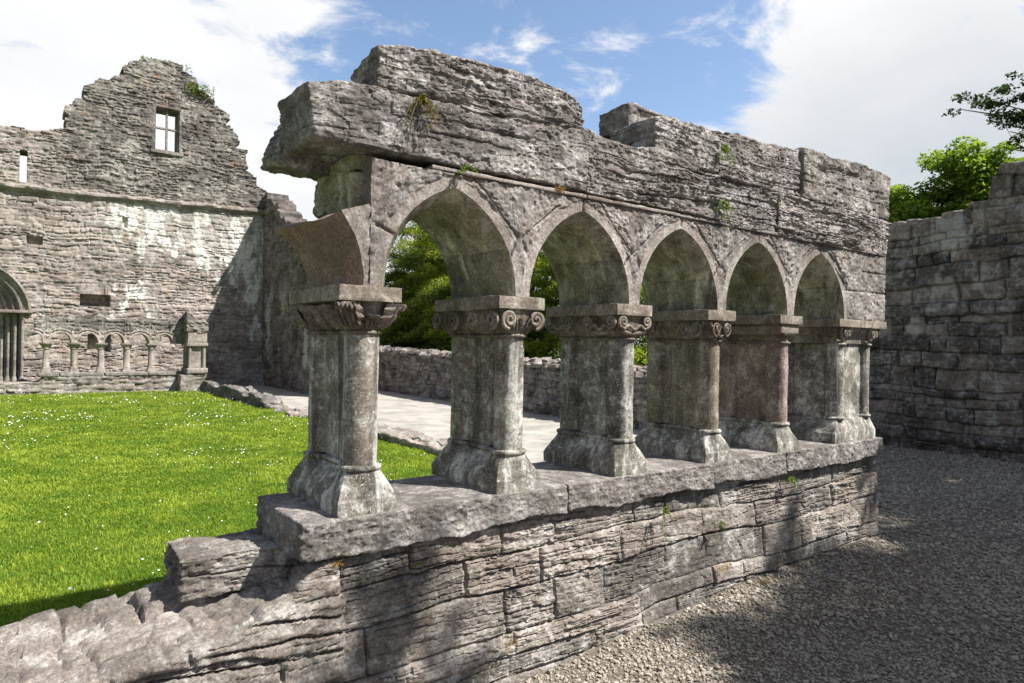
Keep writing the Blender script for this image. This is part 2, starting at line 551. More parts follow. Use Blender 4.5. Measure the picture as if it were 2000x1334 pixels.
# ------------------------------------------------------------------ cloister arcade (the near one)
PER, PX0 = .8702, .145          # bay length, centre of the first pillar
Z_S, Z_A = .905, 1.950          # top of the sill, top of the abacus
arcade = thing("cloister_arcade", "long ruined stone arcade of five pointed arches on paired pillars in the gravel yard", "arcade", (2.5, .33, -.1))


def pits(p, n, a, s=1.0):
    return a * fbm(p[:, 0] * 40 * s, p[:, 1] * 40 * s, p[:, 2] * 40 * s, 5, 3, .6)


# plinth wall
def plinth_disp(seed, joints=True):
    def f(p, n):
        x, y, z = p.T
        u, v = x + .9 * y, z
        e, r1, r2, r3 = blockwork(u, v, seed, (.10, .24), (.28, .80), wob=.014)
        lam = (.15 + .85 * sst(.25, .6, r1)) * (.45 + .65 * sst(-.3, .2, fbm(u * 1.8, v * 4, 0 * u, seed + 17, 3)))
        d = strata(u + r3 * 1.5, v + .3 * r3, y * .3 + .2 * r3, seed + 7, .034, .011) * lam
        d = d + (r2 - .5) * .022
        jg = .25 + .75 * sst(-.25, .25, vn(u * 2.4, v * 4.5, 0 * u, seed + 15))
        d = d - jg * .026 * np.exp(-(e / .0055) ** 2) - .005 * np.exp(-(e / .014) ** 2)
        d = d + .0030 * fbm(u * 52, v * 62, y * 52, seed + 16, 2, .7) + .005 * vn(np.floor(u * 10 + .7 * vn(u * 13, v * 17, 0 * u, 3)) * 1.7, np.floor(v * 26 + .8 * vn(u * 9, v * 11, 0 * u, 4)) * 1.3, 0 * u, seed + 18)
        return d * (.35 + .65 * (1 - np.abs(n[:, 2])))
    return f


def plinth_warp(p, lo, hi):
    p = p.copy()
    bat = np.clip((.72 - p[:, 2]) / .9, 0, 1)
    front = sst(.35, .0, p[:, 1])
    p[:, 1] -= .055 * bat * front
    # ragged left end: upper courses set further right
    left = sst(.55, -.2, p[:, 0])
    zz = np.clip((p[:, 2] - .30) / .45, 0, 1)
    p[:, 0] += left * (.05 + .16 * sst(.75, 1.0, zz) + .03 * np.sin(p[:, 2] * 31 + p[:, 1] * 4))
    return p


v, f = rock_box((-.22, .03, -.34), (5.13, .62, .752), (.0075, .03, .0048), plinth_disp(11), .02, plinth_warp)
e, r1, r2, r3 = blockwork(v[:, 0] + .9 * v[:, 1], v[:, 2], 11, (.10, .24), (.28, .80), wob=.014)
mesh("plinth_wall", v, f, M_plinth, arcade, sharp=38, attrs={'tone': .25 + .55 * r2})

# sill slabs
SJ = [-.172, 1.352, 2.668, 3.585, 5.145]
for i in range(4):
    a, b = SJ[i] + .003, SJ[i + 1] - .003

    def sdisp(p, n, i=i):
        x, y, z = p.T
        rgh = .0075 * fbm(x * 30, y * 30, z * 38, 61 + i, 4, .7) + .006 * (.5 - 1.3 * np.abs(vn(x * 17, y * 17, z * 24, 66 + i))) + .006 * fbm(x * 6, y * 6, z * 6, 71 + i, 3)
        side = 1 - np.clip(n[:, 2], 0, 1)
        return rgh * side + (.0012 * fbm(x * 30, y * 30, z * 30, 81, 3)) * (1 - side)

    def swarp(p, lo, hi, i=i):
        p = p.copy()
        t = (hi[2] - p[:, 2]) / (hi[2] - lo[2])
        p[:, 2] += t * .022 * fbm(p[:, 0] * 2.2, p[:, 1] * 2, 0 * t, 91 + i, 3)
        p[:, 1] += np.where(p[:, 1] < .2, .02 * fbm(p[:, 0] * 1.5, 0 * t, p[:, 2] * 5, 95, 2) * t, 0)
        return p
    v, f = rock_box((a, -.016, .742), (b, .648, Z_S), (.007, .02, .0055), sdisp, .010, swarp)
    mesh("sill_slab", v, f, M_sill, arcade, sharp=38, attrs={'tone': [.45, .55, .5, .42][i]})


# --- pillars
def dumb(r, web, y0, y1, na=15, ns=44, A=R_(64)):
    """plan of two shafts joined by a web"""
    th = np.linspace(-A, A, na)
    front = np.stack([r * np.sin(th), y0 - r * np.cos(th)], 1)
    ya, yb = y0 - r * math.cos(A), y1 + r * math.cos(A)
    s = .5 - .5 * np.cos(np.linspace(0, np.pi, ns + 2)[1:-1])
    y = ya + s * (yb - ya)
    c = np.zeros_like(y)
    for yc in (y0, y1):
        q = r * r - (y - yc) ** 2
        c = np.maximum(c, np.sqrt(np.maximum(q, 0)))
    x = np.maximum(np.where((y > y0) & (y < y1), web, 0), c)
    right = np.stack([x, y], 1)
    back = np.stack([front[::-1, 0], y1 + r * np.cos(th)], 1)
    left = np.stack([-x[::-1], y[::-1]], 1)
    return np.concatenate([front, right, back, left])


def rectp(hx, y0, y1, na=15, ns=44):
    t = np.linspace(-1, 1, na)
    front = np.stack([hx * t, np.full(na, y0)], 1)
    s = (.5 - .5 * np.cos(np.linspace(0, np.pi, ns + 2)))[1:-1]
    y = y0 + s * (y1 - y0)
    right = np.stack([np.full(ns, hx), y], 1)
    back = np.stack([front[::-1, 0], np.full(na, y1)], 1)
    left = np.stack([np.full(ns, -hx), y[::-1]], 1)
    return np.concatenate([front, right, back, left])


def rings(list_, x0):
    return [np.column_stack([p[:, 0] + x0, p[:, 1], np.full(len(p), z)]) for p, z in list_]


def wear(v, seed, a=.0018):
    v = v.copy()
    q = a * fbm(v[:, 0] * 28, v[:, 1] * 28, v[:, 2] * 28, seed, 3) + a * 1.2 * fbm(v[:, 0] * 6, v[:, 1] * 6, v[:, 2] * 6, seed + 3, 2)
    c = np.array([v[:, 0].mean(), v[:, 1].mean()])
    d = v[:, :2] - c
    d /= np.linalg.norm(d, axis=1, keepdims=True) + 1e-6
    v[:, :2] += d * q[:, None]
    return v


RS, WEB, YF, YB = .080, .032, .108, .556


def spiral(cx, z, y, r, turns, dirx, rad, yo=.0, n=46):
    t = np.linspace(0, 1, n)
    a = -math.pi * .5 + t * turns * 2 * math.pi
    rr = r * (1 - .82 * t)
    path = np.stack([cx + dirx * rr * np.cos(a), y - .012 * t + 0 * t, z + rr * np.sin(a)], 1)
    return tube(path, rad * (1 - .45 * t), 8)


def rot_to_side(v, x0, side, yc):
    """turn carving made for the front face (facing -y at y=0) to a side face"""
    v = v.copy()
    lx, ly = v[:, 0] - x0, v[:, 1]
    if side < 0:
        return np.column_stack([x0 - .15 + ly, yc - lx, v[:, 2]])
    return np.column_stack([x0 + .15 - ly, yc + lx, v[:, 2]])


def leaf(base, top, width, curl=.03, ribs=7, bulge=.03, nu=29, nv=22, out=None):
    """acanthus leaf: from base up to top, tip curling outwards"""
    base, top = np.array(base, float), np.array(top, float)
    ax = top - base
    o = np.array([ax[0], ax[1], 0.0]) if out is None else np.array(out, float)
    o /= np.linalg.norm(o) + 1e-9
    sd = np.cross(o, [0, 0, 1.0])
    u = np.linspace(-1, 1, nu)[:, None]
    t = np.linspace(0, 1, nv)[None, :]
    wd = width * (.45 + .55 * np.sin(np.pi * (t * .72 + .14))) * np.ones_like(u)
    scal = 1 - .22 * (np.abs(u) ** 3) * (.5 + .5 * np.cos(t * 2 * np.pi * 4.5))
    ph = np.clip((t - .72) / .28, 0, 1)
    pz = np.minimum(t, .72) / .72 * .93 + .07 * np.sin(ph * np.pi / 2) - .30 * ph * ph
    po = t ** 1.6 + .0 * ph
    rib = .0135 * np.cos(u * ribs * np.pi) * sst(0, .15, t) - .020 * (u ** 2)
    P = (base[None, None] + pz[..., None] * np.array([0, 0, ax[2]]) + po[..., None] * np.array([ax[0], ax[1], 0])
         + (u * wd * scal)[..., None] * sd + (rib + curl * np.sin(ph * np.pi * .8) + bulge * np.sin(np.pi * t))[..., None] * o)
    v = P.reshape(-1, 3)
    f = gridf(nu, nv)
    back = v - o * .014
    n = len(v)
    ed = []
    idx = np.arange(n).reshape(nu, nv)
    for a in (idx[:, 0], idx[-1], idx[::-1, -1], idx[0, ::-1]):
        ed.append(np.stack([a[:-1], a[1:], a[1:] + n, a[:-1] + n], 1))
    return np.concatenate([v, back]), np.concatenate([f, f[:, ::-1] + n] + ed)


def make_pillar(i, parent, capital='leaf', det=1):
    x0 = PX0 + i * PER
    zc = [Z_S, .972, .985]
    sh = dumb(RS, WEB, YF, YB)
    # shaft: the part itself
    zs = np.linspace(1.09, 1.742, 26)
    v, f = loft(rings([(sh, z) for z in zs], x0), caps=False)
    pil = mesh("pillar", wear(v, 100 + i, .0022), f, (M_pillar, M_pillar, M_pillar, M_ochre, M_ruddy)[i], parent, sharp=60, attrs={'tone': [.85, .66, .5, .62, .6][i % 5]})
    # base with its splayed block and roll
    hx = .148
    R0 = rectp(hx, .0, .672)
    lst = [(R0, Z_S - .002), (R0, .968)]
    for t in np.linspace(0, 1, 12):
        b = t ** 1.12
        lst.append(((1 - b) * rectp(hx - .002, .003, .669) + b * dumb(RS + .013, WEB + .016, YF, YB), .972 + t * .122))
    for a in np.linspace(-np.pi / 2, np.pi / 2, 9):
        lst.append((dumb(RS + .008 + .013 * math.cos(a), WEB + .006 + .012 * math.cos(a), YF, YB), 1.108 + .014 * math.sin(a)))
    lst.append((dumb(RS + .001, WEB + .001, YF, YB), 1.124))
    v, f = loft(rings(lst, x0))
    mesh("base", wear(v, 120 + i, .0028), f, M_pillar, pil, sharp=35, attrs={'tone': .55})
    # necking + bell
    lst = []
    for a in np.linspace(-np.pi / 2, np.pi / 2, 9):
        lst.append((dumb(RS + .004 + .012 * math.cos(a), WEB + .004 + .010 * math.cos(a), YF, YB), 1.738 + .010 * math.sin(a)))
    full = .36 if capital == 'leaf' else .80
    for t in np.linspace(0, 1, 14):
        b = full * t ** .72 if capital != 'block' else .75 * sst(.15, .55, t)
        lst.append(((1 - b) * dumb(RS + .002, WEB + .002, YF, YB) + b * rectp(.140, -.008, .680), 1.750 + t * .134))
    v, f = loft(rings(lst, x0))
    mb = MB()
    mb.add(wear(v, 140 + i, .002), f, .5)
    if capital == 'leaf':
        zb, zt = 1.752, 1.880
        spots = [((-.075, .045), (-.132, -.006)), ((.075, .045), (.132, -.006)),
                 ((-.075, .625), (-.132, .678)), ((.075, .625), (.132, .678))]
        for b, t in spots:
            q = leaf((x0 + b[0], b[1], zb), (x0 + t[0], t[1], zt), .064, .024, 5, .044)
            mb.add(*q, .55)
        for y in (.20, .335, .47):
            for s in (-1, 1):
                q = leaf((x0 + s * .085, y, zb), (x0 + s * .138, y, zt - .008), .054, .022, 5, .036)
                mb.add(*q, .5)
        q = leaf((x0, .018, zb), (x0, -.012, zb + .070), .040, .016, 4, .018)
        mb.add(*q, .6)
    else:
        def face(addf):
            if capital in ('volute', 'ribbon'):
                r = .050 if capital == 'volute' else .036
                for s in (-1, 1):
                    for k in range(2 if capital == 'volute' else 1):
                        q = spiral(x0 + s * (.139 - r), 1.826 + (.0 if capital == 'volute' else .016), -.004, r - k * .012, 1.75, s, .0105 - .003 * k)
                        addf(*q)
                    if capital == 'volute':
                        for k in range(3):
                            t = np.linspace(0, 1, 12)
                            path = np.stack([x0 + s * (.004 + .012 * k + .030 * k * t), .035 - .045 * np.sin(t * 1.7), 1.752 + .10 * t - .02 * k * t * t], 1)
                            addf(*tube(path, .0085 * (1 - .55 * t), 7))
                if capital == 'ribbon':
                    t = np.linspace(-1, 1, 25)
                    path = np.stack([x0 + t * .098, -.002 + .02 * np.abs(t) * 0, 1.806 - .012 * np.cos(t * np.pi * 2) + .006 * t * t], 1)
                    addf(*tube(path, .011, 7))
                    path = np.stack([x0 + t * .105, .012 + 0 * t, 1.788 - .016 * (1 - t * t)], 1)
                    addf(*tube(path, .014, 7))
            elif capital == 'scroll':
                for k, r in enumerate((.052, .036, .020)):
                    for s in (-1, 1):
                        q = spiral(x0 + s * .052, 1.822, -.004, r, 1.3 - .2 * k, s * (1 if k != 1 else -1), .0075)
                        addf(*q)
                for s in (-1, 1):
                    t = np.linspace(0, 1, 14)
                    path = np.stack([x0 + s * .112 * np.sin(t * 1.5), .004 + 0 * t, 1.766 + .105 * t], 1)
                    addf(*tube(path, .009, 7))
            elif capital == 'block':
                for s in (-1, 0, 1):
                    q = leaf((x0 + s * .03, .045, 1.752), (x0 + s * .06, .005, 1.805), .03, .012, 4, .006, 15, 12, out=(s * .3, -1, 0))
                    addf(*q)

        face(lambda v, f: mb.add(v, f, .6))
        if capital != 'block':
            for s in (-1, 1):
                for yc in (.145, .53):
                    face(lambda v, f: mb.add(rot_to_side(v, x0, s, yc), f, .5))
        if capital == 'block':
            vb, fb = rock_box((x0 - .128, .000, 1.802), (x0 + .128, .668, 1.878), (.012, .02, .012), lambda p, n: pits(p, n, .0018), .014)
            mb.add(vb, fb, .75)
    mb.build("capital", M_cap, pil, sharp=50)
    # abacus
    def adisp(p, n):
        return .0016 * fbm(p[:, 0] * 30, p[:, 1] * 30, p[:, 2] * 30, 160 + i, 3) + .003 * fbm(p[:, 0] * 5, p[:, 1] * 5, p[:, 2] * 5, 161 + i, 2)
    v, f = rock_box((x0 - .166, -.020, 1.880), (x0 + .143, .650, Z_A), (.010, .016, .010), adisp, .005)
    mesh("abacus", v, f, M_cap, pil, sharp=40, attrs={'tone': .62})
    return pil


for i, c in enumerate(('leaf', 'volute', 'ribbon', 'scroll', 'block')):
    make_pillar(i, arcade, c)


# end pier with four corner shafts
def end_pier():
    xa, xb = 4.50, 4.955
    core, cf = rock_box((xa - .02, .075, 1.08), (xb + .02, .585, 1.745), (.014, .016, .02), lambda p, n: .0022 * fbm(p[:, 0] * 14, p[:, 1] * 14, p[:, 2] * 14, 171, 3), .006)
    pier = mesh("pier", core, cf, M_pillar, arcade, sharp=50, attrs={'tone': .62})
    mb = MB()
    th = np.linspace(0, 2 * np.pi, 28, endpoint=False)
    for cx in (xa, xb):
        for cy in (.105, .565):
            lst = []

            def ring(r, z):
                lst.append(np.column_stack([cx + r * np.cos(th), cy + r * np.sin(th), np.full(28, z)]))
            for z in np.linspace(1.09, 1.73, 14):
                ring(.072, z)
            v, f = loft(lst)
            mb.add(wear(v, 172, .0015), f, .55)
            for zc in (1.108, 1.738):
                lst = []
                for a in np.linspace(-np.pi / 2, np.pi / 2, 9):
                    ring(.074 + .016 * math.cos(a), zc + .012 * math.sin(a))
                v, f = loft(lst)
                mb.add(v, f, .65)
    mb.build("corner_shafts", M_pillar, pier, sharp=50)
    # base
    lst = []

    def oct_(x0, x1, y0, y1, ch, z, n=8):
        p = [(x0, y0), (x1 - ch, y0), (x1, y0 + ch), (x1, y1 - ch), (x1 - ch, y1), (x0, y1)]
        out = []
        for k in range(len(p)):
            a, b = np.array(p[k]), np.array(p[(k + 1) % len(p)])
            for t in np.linspace(0, 1, n, endpoint=False):
                out.append((*(a + (b - a) * t), z))
        lst.append(np.array(out))
    oct_(4.335, 5.135, 0.004, .672, .09, Z_S - .002)
    oct_(4.335, 5.135, 0.004, .672, .09, .985)
    for t in np.linspace(.05, 1, 8):
        oct_(4.335 + .10 * t, 5.135 - .10 * t, .004 + .045 * t, .672 - .045 * t, .09 - .06 * t, .985 + .112 * t)
    v, f = loft(lst)
    mesh("base", wear(v, 175, .002), f, M_pillar, pier, sharp=30, attrs={'tone': .6})
    # bell under the long abacus
    lst = []
    for t in np.linspace(0, 1, 12):
        b = .8 * t ** 1.6
        oct_(4.425 - .075 * b, 5.03 + .12 * b, .055 - .06 * b, .61 + .06 * b, .02, 1.745 + t * .136)
    v, f = loft(lst)
    mb = MB()
    mb.add(wear(v, 176, .002), f, .4)
    for cx, s in ((4.395, -1), (4.56, 1), (4.90, -1), (5.07, 1)):
        t = np.linspace(0, 1, 16)
        c0 = 4.49 if cx < 4.7 else 4.965
        path = np.stack([c0 + (cx - c0) * np.sin(t * 1.5), .035 - .040 * t, 1.765 + .105 * t], 1)
        mb.add(*tube(path, .012 - .004 * t, 7), .65)
        mb.add(*spiral(c0 + .3 * (cx - c0), 1.835, -.006, .026, 1.4, s, .007), .65)
    mb.build("capital", M_cap, pier, sharp=50)
    v, f = rock_box((4.338, -.020, 1.884), (5.172, .650, Z_A), (.014, .02, .010), lambda p, n: .002 * fbm(p[:, 0] * 22, p[:, 1] * 22, p[:, 2] * 22, 177, 3), .005)
    mesh("abacus", v, f, M_cap, pier, sharp=40, attrs={'tone': .68})


end_pier()


# --- arches
def seg_dist(x, z, segs):
    d = np.full(x.shape, 9.0)
    for (ax, az, bx, bz) in segs:
        vx, vz = bx - ax, bz - az
        L = vx * vx + vz * vz
        t = np.clip(((x - ax) * vx + (z - az) * vz) / L, 0, 1)
        d = np.minimum(d, np.hypot(x - ax - t * vx, z - az - t * vz))
    return d


def arc_pts(xc, zs, a, c, off, n):
    """pointed arch, left springing to right springing, pushed inwards by off"""
    R = a + c
    r = R - off
    am = math.acos(c / r)
    t = np.linspace(0, am, n)
    L = np.stack([xc + c - r * np.cos(t), zs + r * np.sin(t)], 1)
    Rr = np.stack([xc - c + r * np.cos(t[::-1]), zs + r * np.sin(t[::-1])], 1)
    return np.concatenate([L, Rr[1:]])


def arch_bay(k, xl, xr, parent, segs):
    xc = PX0 + (k + .5) * PER
    a, c, zs, zt = .389, .152, Z_A, 2.535
    na, nv = 60, 66
    C = arc_pts(xc, zs, a, c, 0.0, na)
    nl = max(3, int((xc - a - xl) / .011))
    nr = max(3, int((xr - xc - a) / .011))
    bl = np.stack([np.linspace(xl, xc - a, nl, endpoint=False), np.full(nl, zs)], 1)
    br = np.stack([np.linspace(xc + a, xr, nr + 1)[1:], np.full(nr, zs)], 1)
    B = np.concatenate([bl, C, br])
    # top abscissae follow the curve's own, pulled level
    tx = B[:, 0].copy()
    m = len(B)
    seg = np.r_[0, np.cumsum(np.hypot(*np.diff(B, axis=0).T))]
    lin = xl + (xr - xl) * seg / seg[-1]
    tx = .45 * lin + .55 * tx
    tx[0], tx[-1] = xl, xr
    tv = np.linspace(0, 1, nv)
    X = B[:, 0][:, None] + (tx - B[:, 0])[:, None] * tv[None] ** 1.0
    Z = B[:, 1][:, None] + (zt - B[:, 1])[:, None] * tv[None]
    # distance to the intrados (outside)
    R = a + c
    dl = np.hypot(X - (xc + c), Z - zs) - R
    dr = np.hypot(X - (xc - c), Z - zs) - R
    de = np.maximum(np.where(X < xc, dl, dr), 0)
    de = np.where(Z < zs + .001, 0, de)
    rough = sst(.048, .066, de)
    D = rough * (.0068 * fbm(X * 46, Z * 46, 0 * X, 201, 3, .75) + .004 * (.5 - 1.4 * np.abs(vn(X * 27, Z * 33, 0 * X, 203))) + .007 * fbm(X * 9, Z * 9, 0 * X, 205, 3)) \
        + .0010 * fbm(X * 50, Z * 50, 0 * X, 209, 2) + .004 * fbm(X * 2.5, Z * 2.5, 0 * X, 210, 2) + .0045 * rough
    dj = seg_dist(X + .006 * fbm(X * 9, Z * 9, 0 * X, 211, 2), Z, segs)
    D = D - .016 * np.exp(-(dj / .0055) ** 2)
    # the tone of each stone: left voussoir, right voussoir, spandrel
    ext = np.where(X < xc, dl, dr)
    sp = ext > .17 + .05 * fbm(X * 3, Z * 3, 0 * X, 214, 2)
    tn = np.where(sp, h1(k * 7 + 3 + (X > xc), 3), np.where(X < xc, h1(k * 7 + 1, 3), h1(k * 7 + 2, 3)))
    tn = .28 + .40 * tn + .26 * (1 - rough)
    Yf = -D
    front = np.stack([X, Yf, Z], -1).reshape(-1, 3)
    n = m * nv
    back = np.stack([X, np.full_like(X, .650) + .006 * fbm(X * 8, Z * 8, 0 * X, 215, 2), Z], -1).reshape(-1, 3)
    idx = np.arange(n).reshape(m, nv)
    F = [gridf(m, nv), gridf(m, nv)[:, ::-1] + n]
    for s in (idx[:, -1], ):
        F.append(np.stack([s[:-1], s[1:], s[1:] + n, s[:-1] + n], 1))
    for s in (idx[0, ::-1], idx[-1]):
        F.append(np.stack([s[:-1], s[1:], s[1:] + n, s[:-1] + n], 1))
    arch = mesh("arch", np.concatenate([front, back]), np.concatenate(F), M_arch, parent, sharp=55,
                attrs={'tone': np.concatenate([tn.ravel(), tn.ravel()])})
    # chamfer and soffit
    prof = [(0.0, None), (.018, .030), (.050, .088)] + [(.052, y) for y in np.linspace(.10, .555, 26)] + [(.050, .566), (.0, .650)]
    P = []
    for off, y in prof:
        q = arc_pts(xc, zs, a, c, off, na)
        if y is None:
            yy = Yf[nl:nl + len(C), 0]
        else:
            yy = np.full(len(q), y)
        P.append(np.stack([q[:, 0], yy, q[:, 1]], 1))
    P = np.stack(P, 1)
    Q = P.copy()
    ang = np.linspace(0, np.pi, P.shape[0])[:, None]
    nrm = np.stack([np.cos(ang) * np.ones(P.shape[1]), 0 * P[..., 1], -np.sin(ang) * np.ones(P.shape[1])], -1)
    dd = .006 * fbm(P[..., 0] * 8, P[..., 1] * 8, P[..., 2] * 8, 221 + k, 3) + .0022 * fbm(P[..., 0] * 34, P[..., 1] * 34, P[..., 2] * 34, 225, 3)
    # bed joint half way up either side
    zj = zs + .235 + .03 * math.sin(k * 2.1)
    dd = dd - .012 * np.exp(-((P[..., 2] - zj - .03 * (P[..., 1] - .3)) / .006) ** 2)
    dd[:, 0] = 0
    dd[:, -1] = 0
    Q = Q + nrm * dd[..., None]
    tn = .36 + .22 * (P[..., 2] > zj) + .15 * vn(P[..., 0] * 2, P[..., 1] * 2, P[..., 2] * 2, 231)
    mesh("soffit", Q.reshape(-1, 3), gridf(P.shape[0], P.shape[1])[:, ::-1], M_soffit, arch, sharp=35, attrs={'tone': tn.ravel()})


def bay_segs(k):
    xc = PX0 + (k + .5) * PER
    s = [(xc, 2.47, xc + .002, 2.54)]
    s.append((xc + .12, 2.535, xc + .40, 2.26))          # right-hand extrados line
    s.append((xc + .40, 2.26, xc + .35, 2.19))
    s.append((xc - .19, 2.47, xc - .44, 2.27))
    s.append((xc - .44, 2.27, xc - .40, 2.16))
    s.append((xc + .40, 2.26, xc + .435, 2.24))
    if k == 0:
        s = [(xc, 2.47, xc + .002, 2.54), (xc + .12, 2.535, xc + .40, 2.26), (xc + .40, 2.26, xc + .355, 2.16), (xc - .46, 2.245, xc - .33, 2.20)]
    return s


for k in range(5):
    xl = .128 if k == 0 else PX0 + k * PER
    xr = 5.158 if k == 4 else PX0 + (k + 1) * PER
    sg = bay_segs(k) + (bay_segs(k - 1) if k else []) + (bay_segs(k + 1) if k < 4 else [])
    if k == 4:
        sg += [(4.45, 2.195, 5.16, 2.20), (4.80, 1.95, 4.80, 2.19), (4.30, 2.36, 4.50, 2.19), (4.75, 2.37, 5.16, 2.375)]
    arch_bay(k, xl, xr, arcade, sg)


# broken springer of the lost arch on the left
def springer():
    xc = PX0 - .5 * PER
    a, c, zs = .389, .152, Z_A
    R = a + c
    am = R_(37.5)
    na, ny = 26, 40
    t = np.linspace(0, am, na)
    inner = np.stack([xc - c + R * np.cos(t), zs + R * np.sin(t)], 1)
    outer = np.stack([np.full(na, .150) - .00 * t, np.linspace(zs, 2.335, na)], 1)
    ys = np.linspace(0, .640, ny)
    offs = np.interp(ys, [0, .030, .088, .56, .64], [0, .018, .050, .050, 0.0])
    V = []
    for j, y in enumerate(ys):
        r = R - offs[j]
        inn = np.stack([xc - c + r * np.cos(t), zs + r * np.sin(t)], 1)
        inn[:, 0] -= np.maximum(0, y - .1) * .16 * np.linspace(0, 1, na) ** 2        # the stone runs on further at the back
        top = np.linspace(0, 1, 16)[1:, None] * (outer[-1] - inn[-1]) + inn[-1]
        down = np.linspace(1, 0, 18)[1:, None] * np.array([[0, 2.335 - zs]]) + np.array([[.150, zs]])
        bot = np.linspace(0, 1, 8)[1:-1, None] * (inn[0] - np.array([.150, zs])) + np.array([.150, zs])
        p = np.concatenate([inn, top, down, bot])
        V.append(np.column_stack([p[:, 0], np.full(len(p), y), p[:, 1]]))
    V = np.stack(V, 1)
    m = V.shape[0]
    n_ = .005 * fbm(V[..., 0] * 12, V[..., 1] * 12, V[..., 2] * 12, 241, 3)
    V[..., 0] += n_
    V[..., 2] += np.where((np.arange(m) >= na)[:, None], .012 * fbm(V[..., 0] * 10, V[..., 1] * 10, V[..., 2] * 10, 243, 3), 0)
    # front face as a grid between the curve and the joint
    nv = 18
    s = np.linspace(0, 1, nv)
    f0, f1 = V[:na, 0], np.stack([outer[:, 0], 0 * t, outer[:, 1]], 1)
    FR = f0[:, None] + (f1 - f0)[:, None] * s[None, :, None]
    FR[..., 1] -= .0035 * fbm(FR[..., 0] * 36, FR[..., 2] * 36, 0 * FR[..., 0], 245, 3) * sst(0, .3, s)[None]
    BK = FR.copy()
    BK[..., 1] = .640
    v = V.reshape(-1, 3)
    nn = len(v)
    sp = mesh("springer", np.concatenate([v, BK.reshape(-1, 3)]), np.concatenate([gridf(m, ny, 0, True), gridf(na, nv, nn)]), M_springer, arcade, sharp=35, attrs={'tone': .62})
    FR[..., 1] -= .003
    mesh("dressed_face", FR, gridf(na, nv)[:, ::-1], M_arch, sp, sharp=40, attrs={'tone': .6})


M_springer = stone("springer_limestone", (0.103, 0.085, 0.074), (0.223, 0.173, 0.151), (0.435, 0.396, 0.351), lichen=.4, scale=1.6, warm=.6, black=.4, bump=.4, algae=.12)
springer()


def crag(seed, h=.05, amp=.014, rough=.006, big=.014, tilt=0.0):
    def f(p, n):
        x, y, z = p.T
        side = 1 - np.abs(n[:, 2])
        reg = .30 + .85 * sst(-.25, .25, fbm(x * 1.6 + seed, z * 3.2, y, seed + 55, 3))
        d = strata(x + .9 * y, z, y * .5, seed, h, amp, 1.0, tilt) * side * reg
        d = d + side * (1.15 - reg) * .006 * fbm(x * 48, y * 48, z * 62, seed + 57, 2, .7)
        d = d + side * .006 * (vn(np.floor(x * 11 + .7 * vn(x * 13, z * 17, y * 9, seed)) * 1.7, np.floor(z * 24 + .8 * vn(x * 9, z * 11, y * 9, seed + 1)) * 1.3, y * 3, seed + 58))
        d = d + rough * .7 * fbm(x * 26, y * 26, z * 30, seed + 51, 4, .7) + rough * .8 * (.5 - 1.4 * np.abs(vn(x * 19, y * 19, z * 27, seed + 52))) + big * fbm(x * 3.2, y * 3.2, z * 3.2, seed + 53, 3)
        return d
    return f


def stone_part(name, lo, hi, res, disp, mat, parent, rnd=.015, warp=None, tone=.5, label=None):
    v, f = rock_box(lo, hi, res, disp, rnd, warp)
    o = mesh(name, v, f, mat, parent, sharp=38, attrs={'tone': tone})
    if label:
        o['label'] = label
    return o


def topline(xs, zs, z0, lean=0.0, rag=.012, seed=1):
    def w(p, lo, hi):
        p = p.copy()
        zt = np.interp(p[:, 0], xs, zs) + rag * fbm(p[:, 0] * 6, p[:, 1] * 6, 0 * p[:, 0], seed, 3) + lean * p[:, 1]
        t = (p[:, 2] - lo[2]) / (hi[2] - lo[2])
        p[:, 2] = lo[2] + t * (zt - lo[2])
        return p
    return w


for a_, b_ in ((.44, 1.46), (1.466, 2.69), (2.696, 3.60), (3.606, 5.155)):
    stone_part("string_moulding", (a_, -.016, 2.538), (b_, .06, 2.561), (.012, .02, .005), lambda p, n: .0035 * fbm(p[:, 0] * 14, p[:, 1] * 14, p[:, 2] * 14, 398, 3), M_arch, arcade, .007, None, .75)
# broken core of the wall showing at the left end
stone_part("wall_core", (.080, .08, 2.29), (.225, .60, 2.60), (.010, .012, .010), crag(401, .09, .012, .010, .022), M_soffit, arcade, .03, tone=.6)


def endwarp(p, lo, hi):
    p = p.copy()
    return p


# lower course above the arches
def c1warp(base):
    def w(p, lo, hi):
        p = base(p, lo, hi)
        # underside rises a little to the right; left end leans
        left = sst(lo[0] + .25, lo[0], p[:, 0])
        if lo[0] < 0:
            p[:, 0] += left * (.05 * (hi[2] - p[:, 2]) / (hi[2] - lo[2]))
        return p
    return w


stone_part("course_stone", (-.198, -.022, 2.578), (1.452, .36, 2.885), (.0070, .03, .0048), crag(411, .060, .0055, .006, .012, -.05), M_ledge, arcade, .012,
           c1warp(topline([-.2, .13, .16, .8, 1.45], [2.818, 2.868, 2.868, 2.885, 2.93], 2.578, 0, .006, 5)), .45)
stone_part("course_stone", (1.448, -.024, 2.566), (2.69, .36, 2.90), (.0070, .03, .0048), crag(415, .040, .012, .006, .014, .03), M_ledge, arcade, .012,
           topline([1.44, 1.6, 1.8, 2.03, 2.7], [2.945, 2.905, 2.915, 2.93, 2.872], 2.566, 0, .012, 7), .55)
stone_part("course_stone", (2.694, -.020, 2.545), (3.402, .36, 2.87), (.0070, .03, .0048), crag(419, .040, .011), M_ledge, arcade, .012,
           topline([2.7, 3.4], [2.868, 2.868], 2.545, 0, .004, 8), .4)
stone_part("course_stone", (3.406, -.026, 2.545), (5.160, .36, 2.87), (.0080, .03, .0048), crag(423, .032, .012, .005, .010, .03), M_ledge, arcade, .012,
           topline([3.4, 5.16], [2.875, 2.862], 2.545, 0, .004, 9), .6)
